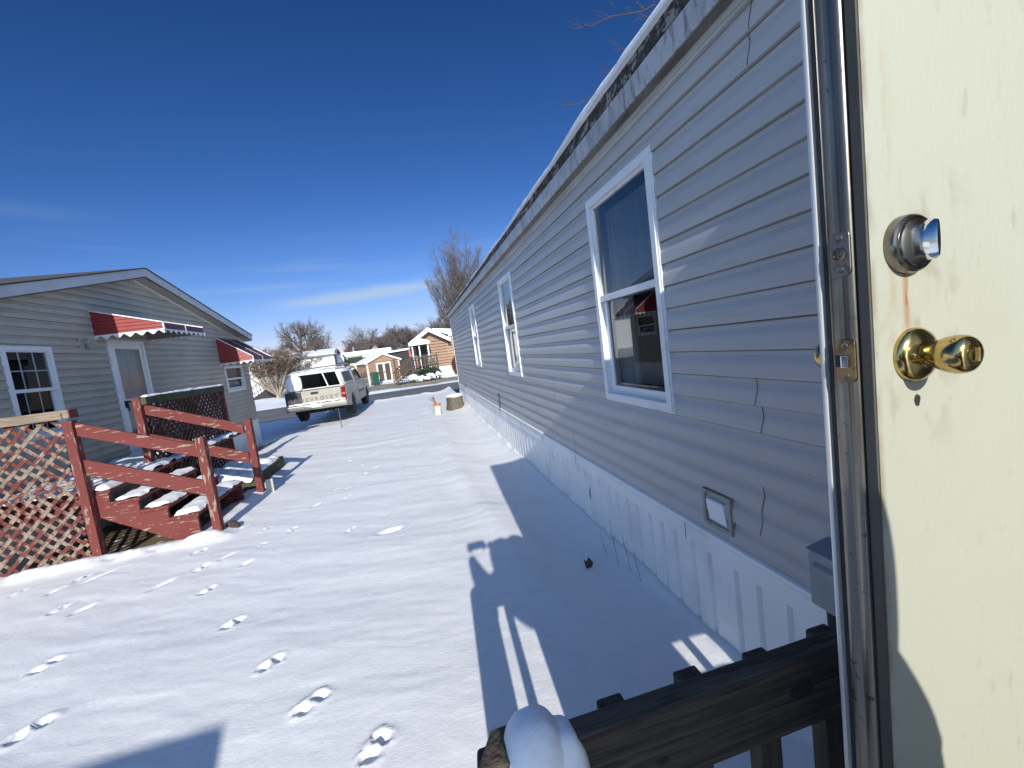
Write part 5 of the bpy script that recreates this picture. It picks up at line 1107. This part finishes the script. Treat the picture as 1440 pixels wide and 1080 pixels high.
s = MB(); s.box(-.72, .72, -.05, -.005, .05, 1.92); dd = s.build('door', M['white'], sh)
s = MB(); s.box(-.58, -.10, -.062, -.045, .18, 1.78); s.box(.10, .58, -.062, -.045, .18, 1.78); s.build('door_panel', M['browndoor'], dd)
s = MB(); s.box(-.05, .05, -.075, -.05, .9, 1.05); s.build('handle', M['black'], dd)
s = MB()
for sg in (-1, 1): s.beam((sg * (W2 + .27) / 2, -.16, (HE + HP) / 2 + .035), (sg * (W2 + .27) / 2, DPT + .16, (HE + HP) / 2 + .035), math.hypot(W2 + .24, HP - HE + .1), .06, up=(-sg * -(HP - HE + .1), 0, W2 + .25))
sn = s.build('roof_snow', M['snow_clean'], sh); 
# green wheelie bin
bn = thing('wheelie_bin', 'dark green wheelie bin standing against the tan shed', 'bin', (-3.65, 38.6, FZ), R_(20), local=True)
s = MB(); s.add([(-.24, -.26, .06), (.24, -.26, .06), (.24, .24, .06), (-.24, .24, .06), (-.30, -.36, 1.05), (.30, -.36, 1.05), (.30, .34, 1.05), (-.30, .34, 1.05)], [(3, 2, 1, 0), (4, 5, 6, 7), (0, 1, 5, 4), (1, 2, 6, 5), (2, 3, 7, 6), (3, 0, 4, 7)]); s.build('body', M['binGreen'], bn, bevel=.03)
s = MB(); s.prism([(-.40, 1.055), (-.38, 1.10), (.1, 1.16), (.38, 1.12), (.38, 1.055)], 'x', -.33, .33); s.build('lid', M['binGreen'], bn, bevel=.02)
for sg in (-1, 1): s = MB(); s.lathe((sg * .27, .26, .12), (sg, 0, 0), [(.12, 0), (.12, .06)], 16); s.build('wheel', M['tyre'], bn)
# brown home
bh = thing('mobile_home', 'brown sided gabled home with white skirting and a porch across the road', 'mobile home', (1.42, 36.2, FZ), R_(0), local=True)
HW, HL = 1.45, 9
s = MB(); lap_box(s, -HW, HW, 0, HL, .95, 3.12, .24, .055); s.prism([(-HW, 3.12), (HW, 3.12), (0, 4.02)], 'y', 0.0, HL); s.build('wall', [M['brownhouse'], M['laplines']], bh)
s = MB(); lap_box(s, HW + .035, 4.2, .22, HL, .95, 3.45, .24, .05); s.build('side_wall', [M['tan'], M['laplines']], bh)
s = MB(); s.box(-HW - .02, HW + .02, -.02, HL, -.1, .93)
for i in range(14): s.box(-HW + .1 + i * .2, -HW + .13 + i * .2, -.035, -.021, 0, .90)
s.box(HW + .03, 4.2, .20, HL, -.1, .93); s.build('skirting', M['white'], bh)
s = MB(); s.box(HW - .06, HW + .045, -.05, .10, .95, 3.1); s.build('corner_trim', M['tan'], bh)
s = MB(); s.prism([(-HW - .30, 2.93), (0, 3.98), (HW + .30, 2.93), (HW + .30, 3.09), (0, 4.16), (-HW - .30, 3.09)], 'y', -.62, HL + .4); s.build('roof', M['greyend'], bh)
s = MB(); s.prism([(-HW - .32, 3.10), (0, 4.17), (HW + .32, 3.10), (HW + .30, 3.22), (0, 4.32), (-HW - .30, 3.22)], 'y', -.60, HL + .4); s.prism([(HW + .33, 3.50), (4.4, 3.50), (4.4, 3.68), (.4, 4.22), (.4, 4.1)], 'y', -.05, HL + .2); s.build('roof_snow', M['snow_clean'], bh)
s = MB(); s.prism([(-HW - .31, 2.91), (0, 3.96), (HW + .31, 2.91), (HW + .31, 3.07), (0, 4.14), (-HW - .31, 3.07)], 'y', -.66, -.625); s.build('fascia', M['white'], bh)
s = MB(); s.box(HW + .2, 4.4, .10, .20, 3.40, 3.50); s.build('eave_trim', M['white'], bh)
s = MB(); s.box(-.30, .05, -.06, -.035, 3.05, 3.2); s.build('vent', M['cream'], bh)
# porch of the brown home
s = MB(); s.box(-1.62, -.12, -1.6, -.06, .85, 1.0); s.build('porch_floor', M['deckbrown'], bh)
for x in (-1.5, -.95, -.25): s = MB(); s.box(x - .05, x + .05, -1.52, -1.42, 1.0, 2.95); s.build('porch_post', M['white'], bh)
s = MB(); s.prism([(-1.7, 2.93), (-.1, 2.96), (-.1, 3.2), (-.7, 3.42), (-1.5, 3.25), (-1.7, 3.05)], 'y', -1.75, -.68); s.build('porch_roof', M['snow_clean'], bh)
s = MB(); s.box(-1.2, -.35, -.06, -.034, 1.0, 2.9); s.build('door', M['darkwall'], bh)
# steps and railings
ps = thing('wooden_porch', 'brown wooden porch steps with railings in front of the brown home', 'porch', (.4, 35, FZ), R_(14), local=True)
s = MB(); s.box(-.9, 1.2, -.6, .9, .85, .95); s.build('platform', M['deckbrown'], ps)
for i in range(5): s = MB(); s.box(-2.15 + i * .25, -1.85 + i * .25, -.5, .7, .10 + i * .16, .15 + i * .16); s.build('tread', M['deckbrown'], ps)
for (a, b_) in (((-2.2, -.55, .9), (-.9, -.55, 1.95)), ((-.9, -.58, 1.95), (1.25, -.58, 1.95)), ((-2.2, .75, .9), (-.9, .75, 1.95))):
    s = MB(); s.beam(a, b_, .06, .10); a, b_ = Vector(a), Vector(b_); n = max(4, int((b_ - a).length / .2)); s.beam(a - Vector((0, 0, .7)), b_ - Vector((0, 0, .7)), .05, .08)
    for i in range(n + 1): p = a.lerp(b_, i / n); s.beam(p - Vector((0, 0, .78)), p, .045, .045, up=(0, 1, 0))
    s.build('railing', M['deckbrown'], ps)
for x in (-2.2, -.9, .2, 1.25): s = MB(); s.box(x - .05, x + .05, -.62, -.52, -.05, 2.08); s.build('post', M['deckbrown'], ps)
fs = thing('folding_frame', 'dark green tall a frame stand leaning beside the brown home porch', 'stand', (1.75, 34.6, FZ), 0, local=True)
s = MB(); s.beam((-.5, 0, 2.0), (.45, -.1, 0), .05, .05); s.beam((-.5, 0, 2.0), (-.7, .1, 0), .05, .05); s.beam((-.45, .5, 1.9), (.2, .5, 0), .05, .05); s.beam((-.3, 0, 1.2), (-.2, .5, 1.2), .04, .04); s.build('frame', M['binGreen'], fs)
rnd = random.Random(2)
for i, (x, y, z, r_) in enumerate(((-.35, 34.0, -1.62, .33), (.35, 33.8, -1.7, .3), (1.0, 33.9, -1.65, .36), (1.6, 33.9, -1.6, .3))):
    blob('snow_clump', (x, y, z), (r_ * .9, .3, r_ * .55), M['snow_clean'], 3.3 * i + 1, 1.5, 40, 28, label='snow heaped on dark yard clutter below the brown porch', cat='snow clump', group='snow heaps below the porch')
leafy('bush', 'dark low evergreen clump half under snow below the brown porch', (.95, 34.2, -1.4), (.9, .4, .45), 'evergreen', 9, 1500, .08)
bd = MB(); bd.box(-.42, .30, 37.0, 37.06, .10, .80); bo = bd.build('board', M['pink'], base=(-.1, 37, 0), label='faded red rectangular board hanging beside the brown home porch', cat='board')
# dark long carport wall with a snowy roof
dk = thing('carport', 'long low dark walled carport with a white snowy roof edge, behind the tan shed', 'carport', (-2.4, 48.5, FZ))
s = MB(); s.box(-5.2, .6, 48.5, 54, -2.1, .80); s.build('wall', M['darkwall'], dk)
s = MB(); s.prism([(-5.5, .72), (.9, .98), (.9, 1.18), (-5.5, .90)], 'y', 48.2, 54.4); s.build('roof_snow', M['snow_clean'], dk)
gh = thing('mobile_home', 'pale green low home with a snowy roof, far behind the pickup truck', 'mobile home', (-7, 60, FZ))
s = MB(); s.box(-10.2, -3.3, 60, 64, -2.1, 1.25); s.build('wall', M['palegreen'], gh)
s = MB(); s.box(-10.5, -3.0, 59.8, 64.2, 1.25, 1.8); s.build('roof_snow', M['snow_clean'], gh)
s = MB(); s.lathe((-5.1, 60.2, 1.75), (-.2, -1, .3), [(.05, -.1), (.30, .0), (.42, .10), (.43, .12)], 20); s.build('satellite_dish', M['greyend'], gh)
s = MB(); s.tube([(-8.0, 61, 1.7), (-8.0, 61, 2.5)], .14, 10); s.build('flue', M['greyend'], gh)
pn = thing('fence_panel', 'black fence panel above a cream wall, behind the tan shed', 'fence', (-6.3, 50, FZ))
s = MB(); s.box(-7.3, -5.2, 50, 50.08, .22, .90); s.build('panel', M['darkwall'], pn)
s = MB(); s.box(-7.25, -5.25, 50.02, 50.1, -2.1, .22); s.build('wall', M['cream'], pn)
# white home
wh = thing('mobile_home', 'big white home with a snow covered roof, behind the bare shrub', 'mobile home', (-12.6, 43.2, FZ), R_(6), local=True)
s = MB(); s.box(-10, 5.0, 0, 7, 1.0 - 1.1, 3.28); s.build('wall', M['white'], wh)
s = MB(); s.box(5.001, 5.06, -.02, 7, -.1, 3.28); s.build('shaded_end_wall', M['greyend'], wh)  # shade of the white home's end put into its colour as grey
s = MB(); s.prism([(-.35, 3.28), (3.5, 3.82), (7.35, 3.28), (7.35, 3.38), (3.5, 3.92), (-.35, 3.38)], 'x', -10.3, 5.3); s.build('roof', M['greyend'], wh)
s = MB(); s.prism([(-.34, 3.385), (3.5, 3.925), (7.3, 3.385), (7.3, 3.50), (3.5, 4.06), (-.34, 3.50)], 'x', -10.25, 5.12); s.build('roof_snow', M['snow_clean'], wh)
for (x, y) in ((2.0, 1.6), (3.2, 2.6)): s = MB(); s.tube([(x, y, 3.5), (x, y, 4.05)], .10, 8); s.build('roof_vent', M['black'], wh)
s = MB(); s.box(5.3, 5.33, -.36, 3.6, 3.27, 3.39); s.build('fascia', M['greyend'], wh)
wp = thing('porch_steps', 'black railed steps in front of the white home', 'steps', (-13.9, 41.3, FZ), 0, local=True)
s = MB()
for z in (.0,): s.prism([(-1.2, -.1), (1.2, -.1), (1.2, 1.0), (.8, 1.0)], 'y', 0, .9)
s.build('steps', M['darkwall'], wp)
s = MB()
for y in (-.05, .95):
    s.beam((-1.2, y, .85), (.9, y, 1.95), .05, .06); s.beam((.9, y, 1.95), (1.3, y, 1.95), .05, .06)
    for i in range(9): p = Vector((-1.2, y, .85)).lerp(Vector((.9, y, 1.95)), i / 8); s.beam(p - Vector((0, 0, .8)), p, .03, .03, up=(0, 1, 0))
s.build('railing', M['black'], wp)

# ------------------------------------------------------------------ behind the lens: photographer, known by shadow; parcel and trailer added to cast shadows
per = thing('person', 'person in a dark hooded jacket holding up a phone with both hands', 'person', (.36, -.40, -1.62))
def skin(name, chains, mt, parent, sub=1, root=0):
    me = bpy.data.meshes.new(name); V = []; E = []; Rr = []
    off = OFF[parent.name]
    for ch in chains:
        prev = None
        for it in ch:
            if isinstance(it, int): prev = it; continue
            V.append(tuple(Vector(it[:3]) - off)); Rr.append(it[3]); i = len(V) - 1
            if prev is not None: E.append((prev, i))
            prev = i
    me.from_pydata(V, E, []); o = bpy.data.objects.new(name, me); COL.objects.link(o); o.parent = parent; OFF[o.name] = off; me.materials.append(mt)
    m_ = o.modifiers.new('skin', 'SKIN')
    for i, sv in enumerate(me.skin_vertices[0].data): sv.radius = Rr[i] if hasattr(Rr[i], '__len__') else (Rr[i], Rr[i]); sv.use_root = (i == root)
    su = o.modifiers.new('sub', 'SUBSURF'); su.levels = sub; su.render_levels = sub + 1
    return o
pX, pY = .335, -.40
skin('body', [[(.50, pY, -.76, (.205, .15)), (.492, pY, -.54, (.252, .155)), (.455, pY, -.38, (.270, .15)), (pX + .025, pY, -.21, (.20, .13)), (pX, pY, -.13, .07), (pX, pY + .02, -.08, .06)],
               [0, (.405, pY, -.90, .10), (.41, pY + .03, -1.18, .062), (.42, pY, -1.52, .045), (.42, pY + .10, -1.585, .036), (.42, pY + .17, -1.59, .03)], [0, (.60, pY, -.90, .11), (.60, pY + .03, -1.18, .062), (.60, pY, -1.52, .045), (.60, pY + .10, -1.585, .036), (.60, pY + .17, -1.59, .03)],
               [3, (.15, pY + .02, -.17, .105), (.095, -.30, -.25, .100), (.035, -.15, -.165, .064), (.005, -.055, -.060, .030)], [3, (.548, pY + .02, -.262, .088), (.43, -.24, -.12, .060), (.27, -.13, -.01, .050), (.165, -.060, .010, .032)]], M['jacket'], per)
def head():
    mb = MB(); n, m = 32, 24; c = Vector((pX, pY + .02, .03)); vv = []
    for i in range(m + 1):
        th = math.pi * i / m
        for j in range(n):
            ph = 2 * math.pi * j / n; dx, dy, dz = math.sin(th) * math.cos(ph), math.sin(th) * math.sin(ph), math.cos(th)
            x, y, z = .075 * dx * (1 if dz > -.2 else 1 + .35 * (dz + .2)), .095 * dy, .118 * dz
            if dy > .5:
                y += .020 * math.exp(-((dz + .08) / .14) ** 2) * math.exp(-(dx / .16) ** 2)                      # nose
                y -= .008 * math.exp(-((dz - .08) / .10) ** 2) * math.exp(-((abs(dx) - .35) / .16) ** 2)     # eye sockets
                y -= .004 * math.exp(-((dz + .36) / .05) ** 2) * math.exp(-(dx / .3) ** 2)                     # mouth line
            if abs(dx) > .9 and abs(dz) < .25: x *= 1.10
            vv.append((c.x + x, c.y + y, c.z + z))
    mb.add(vv, [(i * n + j, i * n + (j + 1) % n, (i + 1) * n + (j + 1) % n, (i + 1) * n + j) for i in range(m) for j in range(n)])
    mb.build('head', M['skin'], per, smooth=True, angle=80)
    hb = MB(); vv = []
    for i in range(m + 1):
        th = math.pi * .97 * i / m
        for j in range(n + 1):
            ph = R_(60) - math.radians(300) * j / n; dx, dy, dz = math.sin(th) * math.cos(ph), math.sin(th) * math.sin(ph), math.cos(th)
            k = 1 / (abs(dx) ** 3.2 + abs(dy) ** 3.2 + abs(dz) ** 3.2) ** (1 / 3.2)
            vv.append((c.x + .186 * dx * k, c.y - .012 + .135 * dy * k, c.z - .035 + .185 * dz * k))
    hb.add(vv, [(i * (n + 1) + j, i * (n + 1) + j + 1, (i + 1) * (n + 1) + j + 1, (i + 1) * (n + 1) + j) for i in range(m) for j in range(n)])
    h = hb.build('hood', M['jacket'], per, smooth=True, angle=80, recalc=False); h.modifiers.new('t', 'SOLIDIFY').thickness = .02
head()
def hand(cx, sgn):
    ch = [[(cx, -.050, -.052, .020), (cx + sgn * .004, -.036, -.030, .022), (cx + sgn * .004, -.030, -.008, .020)]]
    for k in range(4):
        z = -.030 + k * .015; ch.append([2 if k > 1 else 1, (cx + sgn * .002, -.026, z, .0085), (cx + sgn * .016, -.0235, z + .002, .008), (cx + sgn * (.034 + .004 * (k in (1, 2))), -.0215, z + .003, .0068)])
    ch.append([0, (cx + sgn * .014, -.040, -.036, .0095), (cx + sgn * .030, -.037, -.022, .008)])
    skin('hand', ch, M['skin'], per, 1)
hand(-.002, 1); hand(.150, -1)
ph = MB(); ph.box(-.012, .150, -.0165, -.0085, -.038, .038)
ph.build('phone', M['phone'], base=(.07, -.012, 0), bevel=.003, label='black phone held out level in both hands of the person', cat='phone')
pc = thing('blocker', 'unseen added parcel left on the wooden landing by the open door', 'blocker', (.78, -.02, -1.25))  # added out of view to block sun passing under the door
pb = MB(); pb.box(.50, 1.05, -.22, .10, -1.25, -.80); pb.build('box', M['capwood'], pc, bevel=.008)
pb = MB(); pb.box(.50, 1.05, -.09, -.03, -.7995, -.7985); pb.build('tape', M['cream'], pc)
tr = thing('shadow_trailer', 'unseen made-up trailer added behind the landing to cast the near left shadow', 'trailer', (-3.4, -3.1, -1.8))  # made-up object, shaped to throw the shadow at the near left
s = MB(); s.prism([(-6.5, -1.2), (-1.05, -1.2), (-.98, -.55), (-1.52, .33), (-6.3, .33), (-6.6, -.3)], 'y', -4.1, -2.0); s.build('body', M['white'], tr, bevel=.04)
s = MB(); s.box(-3.2, -2.2, -1.998, -1.985, -.5, .05); s.box(-5.6, -4.8, -1.998, -1.985, -.5, .05); s.build('window', M['truckdark'], tr)
s = MB(); s.box(-4.4, -3.7, -1.998, -1.98, -1.15, .15); s.build('door', M['cream'], tr)
for x in (-3.3, -4.1): s = MB(); s.lathe((x, -2.25, -1.45), (0, 1, 0), [(.2, -.1), (.34, -.09), (.34, .09), (.2, .1)], 24); s.build('wheel', M['tyre'], tr)
s = MB(); s.beam((-1.1, -3.05, -1.22), (-.2, -3.05, -1.25), .08, .08); s.box(-6.4, -1.1, -3.9, -2.2, -1.3, -1.2); s.box(-.35, -.28, -3.1, -3.0, -1.85, -1.2); s.build('chassis', M['black'], tr)

# ------------------------------------------------------------------ lift to z = 0
for o in ROOTS: o.location.z += ZS
